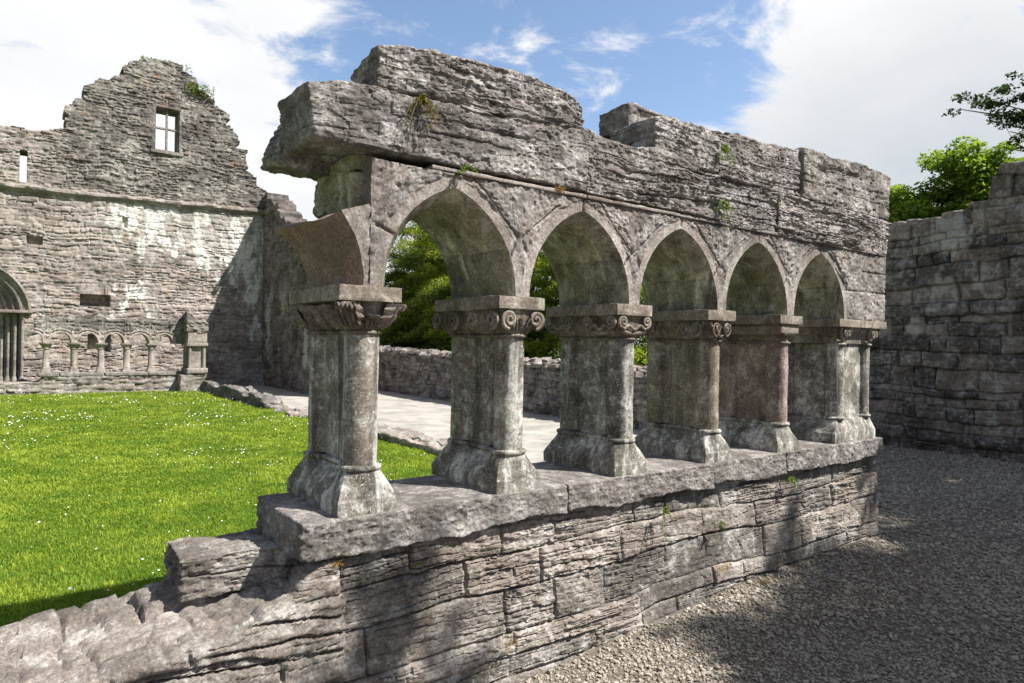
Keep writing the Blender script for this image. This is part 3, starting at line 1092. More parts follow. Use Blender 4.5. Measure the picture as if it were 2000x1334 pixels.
# upper course
stone_part("course_stone", (.150, -.012, 2.878), (1.438, .33, 3.14), (.0070, .03, .0048), crag(431, .040, .0145, .007, .016, -.06), M_ledge, arcade, .012,
           lambda p, lo, hi: (lambda q: (q.__setitem__((slice(None), 2), np.where(q[:, 2] < 2.95, q[:, 2] + np.interp(q[:, 0], [.15, .8, 1.44], [-.008, .008, .06]) * (2.95 - q[:, 2]) / .08, q[:, 2])), q)[1])(
               topline([.15, .31, .51, .76, .92, 1.13, 1.34, 1.42, 1.44], [3.052, 3.085, 3.105, 3.14, 3.135, 3.13, 3.11, 3.07, 3.05], 2.878, -.06, .012, 11)(p, lo, hi)), .5)
stone_part("course_stone", (2.035, -.014, 2.888), (2.695, .40, 3.16), (.0070, .03, .0048), crag(435, .045, .010, .007, .012), M_ledge, arcade, .014,
           topline([2.03, 2.10, 2.37, 2.7], [3.145, 3.155, 3.165, 3.19], 2.888, 0, .012, 13), .42)
stone_part("course_stone", (2.70, -.006, 2.872), (3.715, .38, 3.20), (.0080, .03, .0048), crag(439, .040, .0115), M_ledge, arcade, .014,
           topline([2.7, 2.85, 2.91, 3.16, 3.4, 3.7], [3.185, 3.19, 3.215, 3.20, 3.215, 3.235], 2.872, 0, .012, 14), .55)
stone_part("course_stone", (3.728, -.030, 2.870), (5.166, .40, 3.27), (.011, .03, .007), crag(443, .12, .006, .008, .012), M_ledge, arcade, .012,
           topline([3.72, 4.33, 4.86, 5.0, 5.17], [3.262, 3.272, 3.290, 3.27, 3.245], 2.870, 0, .014, 15), .55)
# rear row of the same courses
stone_part("course_stone", (-.190, .365, 2.535), (.72, .66, 2.82), (.012, .012, .010), crag(451, .11, .010, .010, .022), M_ledge, arcade, .03,
           lambda p, lo, hi: np.column_stack([p[:, 0] + .13 * sst(.35, -.23, p[:, 0]) * np.clip((p[:, 2] - 2.56) / .25, 0, 1) ** 1.5, p[:, 1], p[:, 2]]), .4, "weathered stone jutting from the broken end")
stone_part("course_stone", (.728, .365, 2.575), (5.15, .62, 2.90), (.02, .03, .015), crag(453, .06, .015, .008, .02), M_ledge, arcade, .02, None, .45)
stone_part("course_stone", (.30, .335, 2.905), (1.40, .56, 3.00), (.02, .02, .012), crag(455, .05, .016, .010, .03), M_ledge, arcade, .03, None, .45)
stone_part("course_stone", (2.04, .405, 2.905), (3.70, .60, 3.12), (.02, .02, .012), crag(457, .05, .016, .010, .03), M_ledge, arcade, .03, None, .45)
stone_part("course_stone", (3.72, .405, 2.905), (5.15, .66, 3.25), (.02, .02, .012), crag(458, .05, .016, .010, .02), M_ledge, arcade, .03, None, .45)
# loose-looking stones bedded along the broken top
top_stones = [(2.10, .28, 3.155, .52, .30, .17), (2.93, .10, 3.20, .14, .16, .06), (3.17, .10, 3.20, .16, .15, .05), (3.40, .14, 3.215, .18, .2, .05),
              (.46, .03, 3.085, .5, .26, .045), (1.02, .10, 3.115, .16, .14, .045), (1.27, .02, 3.085, .12, .14, .045), (4.9, .02, 3.265, .18, .16, .035), (1.62, .12, 2.90, .36, .25, .05)]
for j, (x, y, z, lx, ly, lz) in enumerate(top_stones):
    stone_part("top_stone", (x, y, z - .015), (x + lx, y + ly, z + lz), (.012, .014, .008), crag(461 + j, .04, .010, .008, .02), M_ledge, arcade, .02, None, .35 + .3 * h1(j, 4))

# ------------------------------------------------------------------ broken low wall going on from the arcade, with a block on it
def stub_warp(p, lo, hi):
    p = p.copy()
    x, y, z = p.T
    top = np.interp(x, [-3.2, -1.9, -1.2, -.85, -.55, -.2, .1], [.27, .38, .495, .535, .580, .60, .60])
    top = top + .020 * fbm(x * 2.0, y * 2.6, 0 * x, 501, 3) + .018 * vn(np.floor(x * 3.1 + .8 * vn(x * 2, y * 3, 0 * x, 3)), np.floor(y * 3.3 + .5 * x), 0 * x, 502)
    e3, k1, k2, k3 = blockwork(x + .1 * y, y + .08 * x + .2, 523, (.20, .30), (.24, .46), wob=.02)
    top = top + (k1 - .5) * .055 * sst(.02, .22, y) - .018 * np.exp(-(e3 / .012) ** 2) * sst(.0, .2, y)
    fall = sst(.55, -.02, y) * .075 * sst(.15, -.5, x)
    top = top - fall - .05 * sst(.5, .66, y) * sst(-.9, -1.6, x)
    t = np.clip((z - .0) / (hi[2] - .0), 0, 1)
    z2 = np.where(z > 0, t * top, z)
    p[:, 2] = z2
    p[:, 1] -= .07 * np.clip((.6 - z2) / .8, 0, 1) * sst(.4, .0, y)
    return p


def stub_disp(p, n):
    x, y, z = p.T
    u, v = x + .9 * y, z + .06 * x
    e, r1, r2, r3 = blockwork(u, v, 511, (.12, .22), (.35, .8), wob=.025)
    side = 1 - np.abs(n[:, 2])
    d = side * (strata(u, v, y * .3, 513, .070, .011, 1.2) + (r2 - .5) * .03 - .020 * np.exp(-(e / .008) ** 2))
    e2, q1, q2, q3 = blockwork(x + .15 * y, y + .1 * x, 517, (.16, .26), (.2, .42), wob=.03)
    up = np.clip(n[:, 2], 0, 1)
    d = d + up * ((q1 - .5) * .022 - .010 * np.exp(-(e2 / .012) ** 2) + .012 * fbm(x * 7, y * 7, z * 7, 519, 4, .6) + .004 * fbm(x * 30, y * 30, z * 30, 520, 3, .7))
    return d + .005 * fbm(x * 26, y * 26, z * 26, 521, 3)


low_ruin = thing("ruined_wall", "broken low wall end with a rough pale top, running from the arcade down beside the lawn", "wall", (-1.6, .32, -.1))
v, f = rock_box((-3.2, .0, -.35), (.04, .655, .60), (.011, .012, .0075), stub_disp, .035, stub_warp)
e, r1, r2, r3 = blockwork(v[:, 0] + .15 * v[:, 1], v[:, 1] + .1 * v[:, 0], 517, (.16, .26), (.2, .42), wob=.03)
mesh("wall_stub", v, f, M_plinth, low_ruin, sharp=38, attrs={'tone': .42 + .3 * r3})
v, f = rock_box((-.585, .235, .560), (-.03, .630, .748), (.008, .010, .006), crag(531, .07, .010, .009, .020), .014,
                lambda p, lo, hi: np.column_stack([p[:, 0], p[:, 1] + .05 * sst(.45, .2, p[:, 1]) * sst(-.15, -.3, p[:, 0]), p[:, 2] + .035 * sst(.2, .5, p[:, 1]) * 0 + .02 * (p[:, 0] + .3) * 0]))
tag(mesh("stone_block", v, f, M_plinth, None, sharp=38, attrs={'tone': .45}), "squared stone block lying on the ruined wall, tucked under the end of the arcade sill", "stone")


# ------------------------------------------------------------------ thick walls from a mask
def plate(xs, zs, mask, D, thick, place, grid_jit=0.0):
    """front face relief over a cell mask, closed by a back face and by sides; place(a, b, depth) -> xyz"""
    nx, nz = mask.shape
    A, B = np.meshgrid(xs, zs, indexing='ij')
    used = np.zeros((nx + 1, nz + 1), bool)
    for di in (0, 1):
        for dj in (0, 1):
            used[di:nx + di, dj:nz + dj] |= mask
    idx = -np.ones(used.shape, np.int64)
    n = used.sum()
    idx[used] = np.arange(n)
    if grid_jit:
        A = A + grid_jit * vn(A * 31, B * 31, 0 * A, 601)
        B = B + grid_jit * vn(A * 29, B * 29, 0 * A + 5, 602)
    a, b, d = A[used], B[used], D[used]
    front = place(a, b, -d)
    back = place(a, b, np.full(n, thick))
    ii, jj = np.nonzero(mask)
    q = np.stack([idx[ii, jj], idx[ii + 1, jj], idx[ii + 1, jj + 1], idx[ii, jj + 1]], 1)
    F = [q, q[:, ::-1] + n]
    pad = np.pad(mask, 1)
    for (di, dj, c) in ((-1, 0, ((0, 1), (0, 0))), (1, 0, ((1, 0), (1, 1))), (0, -1, ((0, 0), (1, 0))), (0, 1, ((1, 1), (0, 1)))):
        m = mask & ~pad[1 + di:1 + di + nx, 1 + dj:1 + dj + nz]
        i, j = np.nonzero(m)
        p = idx[i + c[0][0], j + c[0][1]]
        r = idx[i + c[1][0], j + c[1][1]]
        F.append(np.stack([p, p + n, r + n, r], 1))
    return np.concatenate([front, back]), np.concatenate(F), used


def edges(lo, hi, step, marks=()):
    e = np.arange(lo, hi + step * .5, step)
    return e


# ------------------------------------------------------------------ gable wall
GY = 22.3
gable = thing("gable_building", "tall roofless stone gable with stepped broken edges and an empty four-light window", "building", (1.5, GY + .4, 0))
GS = .028
gx, gz = np.arange(-5.0, 6.33 + GS, GS), np.arange(-.3, 11.3, GS)
cxm, czm = (gx[:-1] + gx[1:]) / 2, (gz[:-1] + gz[1:]) / 2
sil = [(-5, 7.9), (-1.48, 7.93), (-1.01, 7.96), (-.61, 7.93), (.14, 8.15), (.16, 8.89), (.37, 8.95), (.37, 9.14), (.53, 9.18), (.53, 9.36), (.65, 9.39),
       (.64, 9.61), (.95, 9.72), (.94, 9.92), (1.25, 9.96), (1.29, 10.07), (1.66, 10.26), (1.66, 10.51), (1.86, 10.58), (1.86, 10.72), (2.08, 10.77),
       (2.12, 10.9), (2.56, 10.94), (3.05, 11.02), (3.35, 11.01), (3.52, 10.79), (3.83, 10.67), (3.98, 10.32), (4.2, 10.25), (4.52, 10.07), (4.55, 9.83),
       (4.92, 9.64), (4.92, 9.49), (4.96, 9.26), (5.08, 9.27), (5.08, 9.09), (5.26, 8.93), (5.26, 8.72), (5.3, 8.49), (5.55, 8.49), (5.55, 8.36),
       (5.61, 7.76), (5.85, 7.65), (5.94, 7.28), (6.35, 7.10)]
sx, sz = np.array(sil).T
sx = sx + np.arange(len(sx)) * 1e-6
topz = np.interp(cxm, sx, sz)
# courses step the outline
CX, CZ = np.meshgrid(cxm, czm, indexing='ij')
course = np.floor(CZ / .135)
side_shift = .14 * (h1(course, 5) - .5) * np.sign(CX - 2.6) + .02 * vn(CX * 8, course * 3.1, 0 * CX, 611)
mask = CZ < np.interp(CX + side_shift, sx, sz) + .014 * vn(CX * 9, 0 * CX, 0 * CX, 612)
HOLES = [(2.64, 3.36, 7.99, 9.42), (-.99, -.80, 6.32, 7.28)]
for (a, b, c, d) in HOLES:
    mask &= ~((CX > a) & (CX < b) & (CZ > c) & (CZ < d))
DX, DR, DZS = -2.2, 1.40, 2.36
door_m = (np.abs(CX - DX) < DR) & (CZ < DZS) & (CZ > .30) | ((np.hypot(CX - DX, CZ - DZS) < DR) & (CZ >= DZS))
mask &= ~door_m
A, B = np.meshgrid(gx, gz, indexing='ij')


def rubble(A, B, seed, rows, lens, rel=.035, jt=.03, jw=.014, lam=.012, wob=.045):
    e, r1, r2, r3 = blockwork(A, B, seed, rows, lens, wob=wob)
    jg = .35 + .65 * sst(-.3, .2, vn(A * 1.7, B * 3.5, 0 * A, seed + 15))
    D = (r1 - .5) * rel - jg * jt * np.exp(-(e / jw) ** 2) - .3 * jt * np.exp(-(e / (jw * 2.2)) ** 2)
    D = D + strata(A + 2 * r3, B + r3, r2, seed + 7, .06, lam) + .012 * fbm(A * 9, B * 9, 0 * A, seed + 8, 3)
    D = D + .03 * fbm(A * .6, B * .6, 0 * A, seed + 9, 2)
    return D, r2, e


D, tn, e = rubble(A, B, 621, (.06, .20), (.14, .55), .036, .032, .011, .006)
D2, tn2, e2 = rubble(A, B, 627, (.05, .13), (.12, .38), .045, .032, .012, .005)
up_ = sst(6.1, 6.2, B)
D, tn = D + (D2 - D) * up_, tn + (tn2 - tn) * up_
# sockets in the masonry
for (a, b, c, d, dep) in ((-.78, -.41, 4.48, 4.73, .22), (.62, 1.41, 2.66, 3.0, .4), (.86, 1.44, 1.22, 1.76, .35), (1.74, 1.86, 5.28, 5.58, .12)):
    m = (A > a - .01) & (A < b + .01) & (B > c - .01) & (B < d + .01)
    D = np.where(m, -dep + .1 * D, D)
# flat relieving arch of upright stones over the slot
m = (A > .55) & (A < 1.42) & (B > 3.02) & (B < 3.30 + .06 * np.sin((A - .55) * 3.6))
D = np.where(m, .01 + .02 * vn(A * 16, B * 2, 0 * A, 631) - .025 * (np.abs(((A * 12) % 1) - .5) > .42), D)
# dressed surround of the window
m = (A > 2.55) & (A < 3.45) & (B > 7.90) & (B < 9.50)
D = np.where(m, .004 + .003 * vn(A * 20, B * 20, 0 * A, 632), D)
lim = sst(.12, .42, fbm(A * 1.9, B * .9, 0 * A, 641, 5, .65) + .35 * fbm(A * 4, B * 2.2, 0 * A, 643, 3) - .25
          + .95 * sst(.3, 1.6, A) * sst(4.0, 5.2, B + .35 * (A - 3)) * (B < 6.2 + .03 * A)) * .80
lim = lim * (.25 + .75 * sst(-.15, .35, fbm(A * 3.5, B * 1.1, 0 * A, 646, 4, .6))) * sst(-.2, 1.5, A) * sst(6.3, 6.1, B) * sst(1.5, 3.2, B + .3 * A)
grey = sst(6.0, 6.6, B) * sst(-.6, .8, A)
v, f, used = plate(gx, gz, mask, D, .85, lambda a, b, d: np.stack([a, GY + d, b], 1), .004)
t2 = (.68 + .55 * (tn - .5) - .50 * grey)[used]
mesh("gable_wall", v, f, M_gable, gable, smooth=True, sharp=65, attrs={'tone': np.r_[t2, t2], 'lime': np.r_[lim[used], 0 * lim[used]]})

# projecting string course
xs = np.arange(-4.9, 6.15, .04)
prof = [(.0, .16), (-.10, .12), (-.125, .10), (-.125, .03), (-.085, .0), (-.05, -.05), (.0, -.07)]
zz = 6.115 + .024 * (xs - 0) + .012 * fbm(xs * 1.2, 0 * xs, 0 * xs, 651, 3)
rr = [np.stack([xs, np.full_like(xs, GY + .02 + py) + .018 * fbm(xs * 5, 0 * xs + k, 0 * xs, 652, 3) - .02 * (py < 0), zz + pz + .012 * fbm(xs * 6, 0 * xs + k, 0 * xs, 655, 3)], 1) for k, (py, pz) in enumerate(prof)]
v = np.stack(rr, 1).reshape(-1, 3)
mesh("string_course", v, gridf(len(xs), len(prof)), M_small, gable, sharp=40, attrs={'tone': .66})

# four-light window: mullion, transom and frame
mb = MB()


def bar(lo, hi, res=.05, amp=.004, rnd=.012):
    return rock_box(lo, hi, (res, res, res), lambda p, n: amp * fbm(p[:, 0] * 9, p[:, 1] * 9, p[:, 2] * 9, 661, 2), rnd)


for lo, hi in (((2.968, GY + .10, 7.96), (3.032, GY + .22, 9.44)), ((2.62, GY + .103, 8.715), (2.966, GY + .217, 8.775)), ((3.034, GY + .103, 8.715), (3.38, GY + .217, 8.775)),
               ((2.60, GY + .06, 7.96), (2.658, GY + .26, 9.44)), ((3.342, GY + .06, 7.96), (3.40, GY + .26, 9.44)), ((2.660, GY + .063, 9.39), (2.966, GY + .257, 9.46)), ((3.034, GY + .063, 9.39), (3.340, GY + .257, 9.46))):
    mb.add(*bar(lo, hi), .45)
win = mb.build("window", M_small, gable, sharp=50)
v, f = bar((2.50, GY - .07, 7.86), (3.50, GY + .30, 7.955), .04, .006, .02)
mesh("sill", v, f, M_small, win, sharp=50, attrs={'tone': .5})

# round-headed doorway of several orders
door = None
th = np.linspace(0, np.pi, 64)
mb = MB()
prof = [(1.56, -.05), (1.56, -.09), (1.50, -.10), (1.47, -.06), (1.45, -.02), (1.42, .0), (1.38, .0), (1.36, .03), (1.33, .01), (1.28, .02), (1.26, .06), (1.24, .16), (1.20, .17), (1.17, .14), (1.12, .14),
        (1.09, .18), (1.07, .28), (1.03, .29), (1.0, .26), (.95, .27), (.92, .31), (.90, .42), (.86, .40), (.80, .42), (.76, .80)]
rr = np.stack([np.stack([DX + r * np.cos(th), np.full_like(th, GY + y) + .004 * vn(th * 20, 0 * th + r * 9, 0 * th, 671), DZS + r * np.sin(th)], 1) for r, y in prof], 1)
mb.add(rr.reshape(-1, 3), gridf(64, len(prof)), .55)
doorway = mb.build("doorway", M_small, gable, sharp=30)
for s in (-1, 1):
    for q, (r, y) in enumerate(((1.36, .06), (1.18, .20), (1.02, .33), (.86, .46))):
        if s < 0 and q < 2:
            continue
        mb = MB()
        mb.add(*tube([(DX + s * r, GY + y, z) for z in np.linspace(.30, DZS - .12, 8)], .052, 12), .6)
        mb.add(*tube([(DX + s * r, GY + y, z) for z in (.26, .32, .40, .44)], [.095, .09, .07, .06], 12), .6)
        mb.add(*tube([(DX + s * r, GY + y, z) for z in (DZS - .22, DZS - .18, DZS - .08, DZS - .01)], [.055, .065, .085, .09], 12), .5)
        mb.build("column", M_small, doorway, sharp=45)
        x0_, x1_ = sorted((DX + s * (r + .10), DX + s * (r - .10)))
        v, f = rock_box((x0_, GY + y + .05, .28), (x1_, GY + .78 + .015 * q, DZS), (.05, .1, .2), lambda p, n: 0 * p[:, 0], .01)
        mesh("jamb", v, f, M_small, doorway, sharp=45, attrs={'tone': .4})
    a, b = sorted((DX + s * .74, DX + s * 1.60))
    v, f = rock_box((a, GY - .10, DZS - .005), (b, GY + .5, DZS + .085), (.05, .05, .03), lambda p, n: .003 * vn(p[:, 0] * 20, p[:, 1] * 20, p[:, 2] * 20, 672), .02)
    mesh("impost", v, f, M_small, doorway, sharp=45, attrs={'tone': .66})
v, f = rock_box((DX - 1.2, GY + .62, .2), (DX + 1.2, GY + .84, 3.8), (.08, .1, .08), lambda p, n: .01 * fbm(p[:, 0] * 5, p[:, 1] * 5, p[:, 2] * 5, 673, 2), .02)
mesh("door_blocking", v, f, M_return, doorway, sharp=50, attrs={'tone': .3})

# ------------------------------------------------------------------ return wall running towards us from the gable's right end
ret = thing("return_wall", "high shaded wall with a sloping crumbled top, meeting the right end of the gable", "wall", (6.6, 20, 0))
RX = 6.22
ry, rz = np.arange(16.2, GY + .02, .035), np.arange(-.3, 7.4, .035)
CY, CZ = np.meshgrid((ry[:-1] + ry[1:]) / 2, (rz[:-1] + rz[1:]) / 2, indexing='ij')
rt = np.interp(CY, [16.2, 17.5, 18.2, 19.1, 20.2, 21.25, 22.0, 22.6], [4.5, 4.85, 5.1, 5.45, 5.9, 6.45, 6.95, 7.2])
rt = rt + .10 * vn(np.floor(CY / .22) * 1.7, 0 * CY, 0 * CY, 681) + .05 * vn(CY * 7, 0 * CY, 0 * CY, 682)
mask = CZ < rt
A, B = np.meshgrid(ry, rz, indexing='ij')
D, tn, e = rubble(A, B, 683, (.07, .17), (.2, .6), .03, .025)
lim = sst(.15, .55, fbm(A * 1.3, B * .5, 0 * A, 684, 4, .6) - .1) * .5 * sst(4, 2.5, B)
v, f, used = plate(ry, rz, mask, D, .8, lambda a, b, d: np.stack([RX + d, a, b], 1), .004)
f = f[:, ::-1]
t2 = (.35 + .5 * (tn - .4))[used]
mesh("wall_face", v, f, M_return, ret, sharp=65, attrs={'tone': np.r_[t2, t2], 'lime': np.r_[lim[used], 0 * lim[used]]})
prof = [(.0, .12), (-.09, .10), (-.10, .03), (-.05, -.04), (.0, -.06)]
ys = np.arange(20.4, GY - .1, .04)
v = np.stack([np.stack([np.full_like(ys, RX + px), ys, 6.26 + pz + .008 * fbm(ys * 5, 0 * ys + k, 0 * ys, 686, 2)], 1) for k, (px, pz) in enumerate(prof)], 1).reshape(-1, 3)
mesh("string_course", v, gridf(len(ys), len(prof)), M_return, ret, sharp=40, attrs={'tone': .5})

# ------------------------------------------------------------------ dark yard wall on the right
yard = thing("yard_wall", "dark shaded masonry wall closing the gravel yard, stepped higher to one side", "wall", (11.4, 0, 0))
YX = 11.0
yy, yz = np.arange(-7.0, 4.4, .0135), np.arange(-.4, 5.3, .0135)
CY, CZ = np.meshgrid((yy[:-1] + yy[1:]) / 2, (yz[:-1] + yz[1:]) / 2, indexing='ij')
rt = np.interp(CY, [-7, -.5, .4, .62, .95, 1.02, 1.10, 1.35, 1.5, 2.0, 2.6, 4.4], [4.7, 4.62, 4.58, 4.54, 4.46, 4.42, 4.06, 3.98, 3.88, 3.86, 3.885, 3.9])
rt = rt + .03 * vn(np.floor(CY / .31) * 1.7, 0 * CY, 0 * CY, 691) + .02 * fbm(CY * 6, 0 * CY, 0 * CY, 692, 3)
mask = CZ < rt
A, B = np.meshgrid(yy, yz, indexing='ij')
D, tn, e = rubble(A, B, 693, (.11, .34), (.18, .75), .070, .045, .010, .006, .024)
lim = sst(.12, .42, fbm(A * 1.2, B * .7, 0 * A, 694, 5, .62) + .15 * fbm(A * 6, B * 3, 0 * A, 695, 3)) * .42 * sst(.3, 1.0, B)
und = sst(.30, .12, B + .06 * fbm(A * 2, 0 * A, 0 * A, 696, 2))
D = D - .10 * und + .03 * und * fbm(A * 6, B * 6, 0 * A, 697, 3)
v, f, used = plate(yy, yz, mask, D, .8, lambda a, b, d: np.stack([YX + d, a, b], 1), .003)
f = f[:, ::-1]
t2 = (.45 + .75 * (tn - .5))[used]
mesh("wall_face", v, f, M_yard, yard, sharp=70, attrs={'tone': np.clip(np.r_[t2, t2], 0, 1), 'lime': np.r_[lim[used], 0 * lim[used]]})
mb = MB()
y = -7.0
j = 0
while y < 4.3:
    l = random.uniform(.22, .5)
    zt = float(np.interp(y + l / 2, [-7, -.5, .4, .62, .95, 1.02, 1.10, 1.35, 1.5, 2.0, 2.6, 4.4], [4.7, 4.62, 4.58, 4.54, 4.46, 4.42, 4.06, 3.98, 3.88, 3.86, 3.885, 3.9]))
    v, f = rock_box((YX + .02, y, zt - .06), (YX + .72, y + l - .02, zt + random.uniform(.02, .09)), (.05, .04, .03), crag(700 + j, .05, .008, .01, .02), .03)
    mb.add(v, f, .55 + .3 * random.random())
    y += l
    j += 1
mb.build("coping", M_yard, yard, attrs={'lime': 0.0})

# ------------------------------------------------------------------ low rubble wall behind the path
back = thing("rubble_wall", "low pinkish rubble wall with a pale rough stone capping, along the far side of the path", "wall", (9.3, 12, 0))
BX = 9.0
by, bz = np.arange(5.0, 27.5, .028), np.arange(-.2, 1.6, .026)
CY, CZ = np.meshgrid((by[:-1] + by[1:]) / 2, (bz[:-1] + bz[1:]) / 2, indexing='ij')
top_b = lambda y: np.interp(y, [5, 6.5, 8.8, 14, 18.3, 20.5], [1.02, 1.07, 1.14, 1.22, 1.32, 1.36])
mask = CZ < top_b(CY)
A, B = np.meshgrid(by, bz, indexing='ij')
D, tn, e = rubble(A, B, 751, (.09, .20), (.10, .34), .09, .05, .016, .004)
v, f, used = plate(by, bz, mask, D, .65, lambda a, b, d: np.stack([BX + d, a, b], 1), .003)
f = f[:, ::-1]
t2 = (.42 + .9 * (tn - .5))[used]
mesh("wall_face", v, f, M_low, back, sharp=70, attrs={'tone': np.clip(np.r_[t2, t2], 0, 1)})
mb = MB()
for j in range(1200):
    y = random.uniform(5.1, 27.4)
    x = BX + random.uniform(.02, .62)
    s = random.uniform(.06, .14)
    z = float(top_b(y)) + random.uniform(-.02, .07) + .06 * math.sin((x - BX) / .65 * 3.14)
    v, f = rock_box((-s, -s * 1.3, -s * .4), (s, s * 1.3, s * .5), (s * .7, s * .8, s * .45), lambda p, n: s * .3 * fbm(p[:, 0] * 9 + j, p[:, 1] * 9, p[:, 2] * 9, 760, 2), s * .3)
    a, b = random.uniform(0, 6.28), random.uniform(-.5, .5)
    M = np.array(Matrix.Rotation(a, 3, 'Z') @ Matrix.Rotation(b, 3, 'X'))
    mb.add(v @ M.T + (x, y, z), f, random.uniform(.5, .95))
mb.build("capping", M_low, back, sharp=60)

# ------------------------------------------------------------------ small arcade under the gable
SY, SP, SX0 = 20.6, .675, -.31
small = thing("small_arcade", "small far arcade of round-headed arches on a low plinth under the gable", "arcade", (1.5, SY + .2, 0))
mb = MB()
v, f = rock_box((-3.2, SY - .06, -.2), (3.55, SY + .55, .52), (.04, .1, .03), lambda p, n: rubble(p[:, 0] + p[:, 1], p[:, 2], 801, (.09, .2), (.25, .7), .03, .03, .014, .012)[0] * (1 - np.abs(n[:, 2])), .03,
                lambda p, lo, hi: np.column_stack([p[:, 0], p[:, 1] - .0 * p[:, 2], np.where(p[:, 2] > .2, p[:, 2] - .17 * sst(-.35, -.5, p[:, 0]), p[:, 2])]))
mesh("plinth_wall", v, f, M_gable, small, attrs={'tone': .55, 'lime': .0})
for j in range(4):
    a, b = [-.50, .02, 1.15, 2.3][j], [.0, 1.13, 2.28, 3.5][j]
    v, f = rock_box((a, SY - .10 + .02 * (j % 2), .50), (b, SY + .52, .62), (.04, .06, .03), lambda p, n: .012 * fbm(p[:, 0] * 9, p[:, 1] * 9, p[:, 2] * 9, 803 + j, 3), .02)
    mesh("sill_slab", v, f, M_small, small, attrs={'tone': .45})
for j in range(5):
    x0 = SX0 + j * SP
    th = np.linspace(0, 2 * np.pi, 20, endpoint=False)
    lst = [np.column_stack([x0 + r * np.sign(np.cos(th)) * np.abs(np.cos(th)) ** e_, SY + .06 + r * np.sign(np.sin(th)) * np.abs(np.sin(th)) ** e_, np.full(20, z)])
           for z, r, e_ in ((.60, .125, .25), (.66, .125, .25), (.74, .098, .8), (.77, .105, 1), (.79, .086, 1), (1.30, .084, 1), (1.315, .105, 1), (1.33, .098, 1), (1.38, .120, .7), (1.43, .145, .3), (1.445, .16, .25), (1.49, .16, .25))]
    v, f = loft(lst)
    mesh("pillar", wear(v, 805 + j, .008), f, M_small, small, sharp=45, attrs={'tone': .72})
xa_, xb_ = SX0 - SP * .55, SX0 + 4.75 * SP
mb = MB()
for k in range(-1, 5):
    xc = SX0 + (k + .5) * SP
    a = .255
    t = np.linspace(np.pi, 0, 24)
    arc = np.stack([xc + a * np.cos(t), 1.49 + .31 * np.sin(t)], 1)
    xl, xr = (xc - SP / 2, xc + SP / 2)
    if k == -1:
        arc, xl = arc[13:], xc + .02
        Bp = np.concatenate([arc, [[xr, 1.49]]])
    else:
        Bp = np.concatenate([[[xl, 1.49]], arc, [[xr, 1.49]]])
    top = 2.26 + 0 * Bp[:, 0]
    nv = 22
    tv = np.linspace(0, 1, nv)
    txs = np.linspace(xl, xr, len(Bp)) * .5 + Bp[:, 0] * .5
    X = Bp[:, 0][:, None] + (txs - Bp[:, 0])[:, None] * tv
    Z = Bp[:, 1][:, None] + (top - Bp[:, 1] + .07 * vn(txs * 4, 0 * txs, 0 * txs, 815))[:, None] * tv
    de = np.hypot(X - xc, Z - 1.49) - .30
    D, tn, e = rubble(X, Z, 811, (.09, .16), (.2, .5), .03, .03, .014, .01)
    D = np.where(de < .11, .065 - .04 * (np.abs(de - .055) < .014), D - .03)
    fr = np.stack([X, SY - .01 - D, Z], -1).reshape(-1, 3)
    bk = np.stack([X, np.full_like(X, SY + .48), Z], -1).reshape(-1, 3)
    m, n = len(Bp), len(Bp) * nv
    idx = np.arange(n).reshape(m, nv)
    F = [gridf(m, nv), gridf(m, nv)[:, ::-1] + n]
    for s in (idx[:, -1], idx[::-1, 0], idx[0, ::-1], idx[-1]):
        F.append(np.stack([s[:-1], s[1:], s[1:] + n, s[:-1] + n], 1))
    tt = np.where(de < .11, .85, .12 + .3 * tn).ravel()
    mesh("arch", np.concatenate([fr, bk]), np.concatenate(F), M_small, small, sharp=50, attrs={'tone': np.r_[tt, tt]})
# corner pier with shafts and a broken lump of wall above
mb = MB()
v, f = rock_box((3.10, SY - .55, -.1), (3.98, SY + .5, .55), (.05, .06, .04), lambda p, n: rubble(p[:, 0] + p[:, 1], p[:, 2], 821, (.09, .2), (.25, .5), .04, .03, .014, .012)[0], .03)
mb.add(v, f, .5)
v, f = rock_box((3.30, SY - .50, .55), (3.93, SY + .4, .74), (.05, .06, .03), lambda p, n: .01 * fbm(p[:, 0] * 8, p[:, 1] * 8, p[:, 2] * 8, 822, 2), .05)
mb.add(v, f, .6)
mb.add(*rock_box((3.43, SY - .36, .74), (3.80, SY + .3, 1.44), (.05, .06, .05), lambda p, n: .004 * fbm(p[:, 0] * 8, p[:, 1] * 8, p[:, 2] * 8, 823, 2), .02), .68)
for x, y in ((3.40, -.38), (3.82, -.38), (3.40, .05), (3.82, .3), (3.40, .3)):
    mb.add(*tube([(x, SY + y, z) for z in np.linspace(.74, 1.42, 5)], .055, 10), .6)
mb.add(*rock_box((3.30, SY - .48, 1.43), (3.93, SY + .4, 1.55), (.05, .06, .03), lambda p, n: .006 * fbm(p[:, 0] * 8, p[:, 1] * 8, p[:, 2] * 8, 824, 2), .02), .6)
mb.add(*rock_box((3.33, SY - .44, 1.552), (3.90, SY + .36, 1.86), (.05, .06, .04), lambda p, n: .006 * fbm(p[:, 0] * 8, p[:, 1] * 8, p[:, 2] * 8, 825, 2), .02), .72)
mb.add(*rock_box((3.28, SY - .46, 1.862), (3.92, SY + .40, 2.24), (.04, .06, .03), lambda p, n: rubble(p[:, 0] + p[:, 1], p[:, 2], 826, (.08, .16), (.2, .4), .05, .03, .014, .01)[0], .03,
                 lambda p, lo, hi: np.column_stack([p[:, 0], p[:, 1], np.where(p[:, 2] > 1.9, 1.862 + (p[:, 2] - 1.862) * np.interp(p[:, 0], [3.28, 3.40, 3.55, 3.70, 3.92], [1.75, 1.6, 1.25, 1.05, .85]), p[:, 2])])), .42)
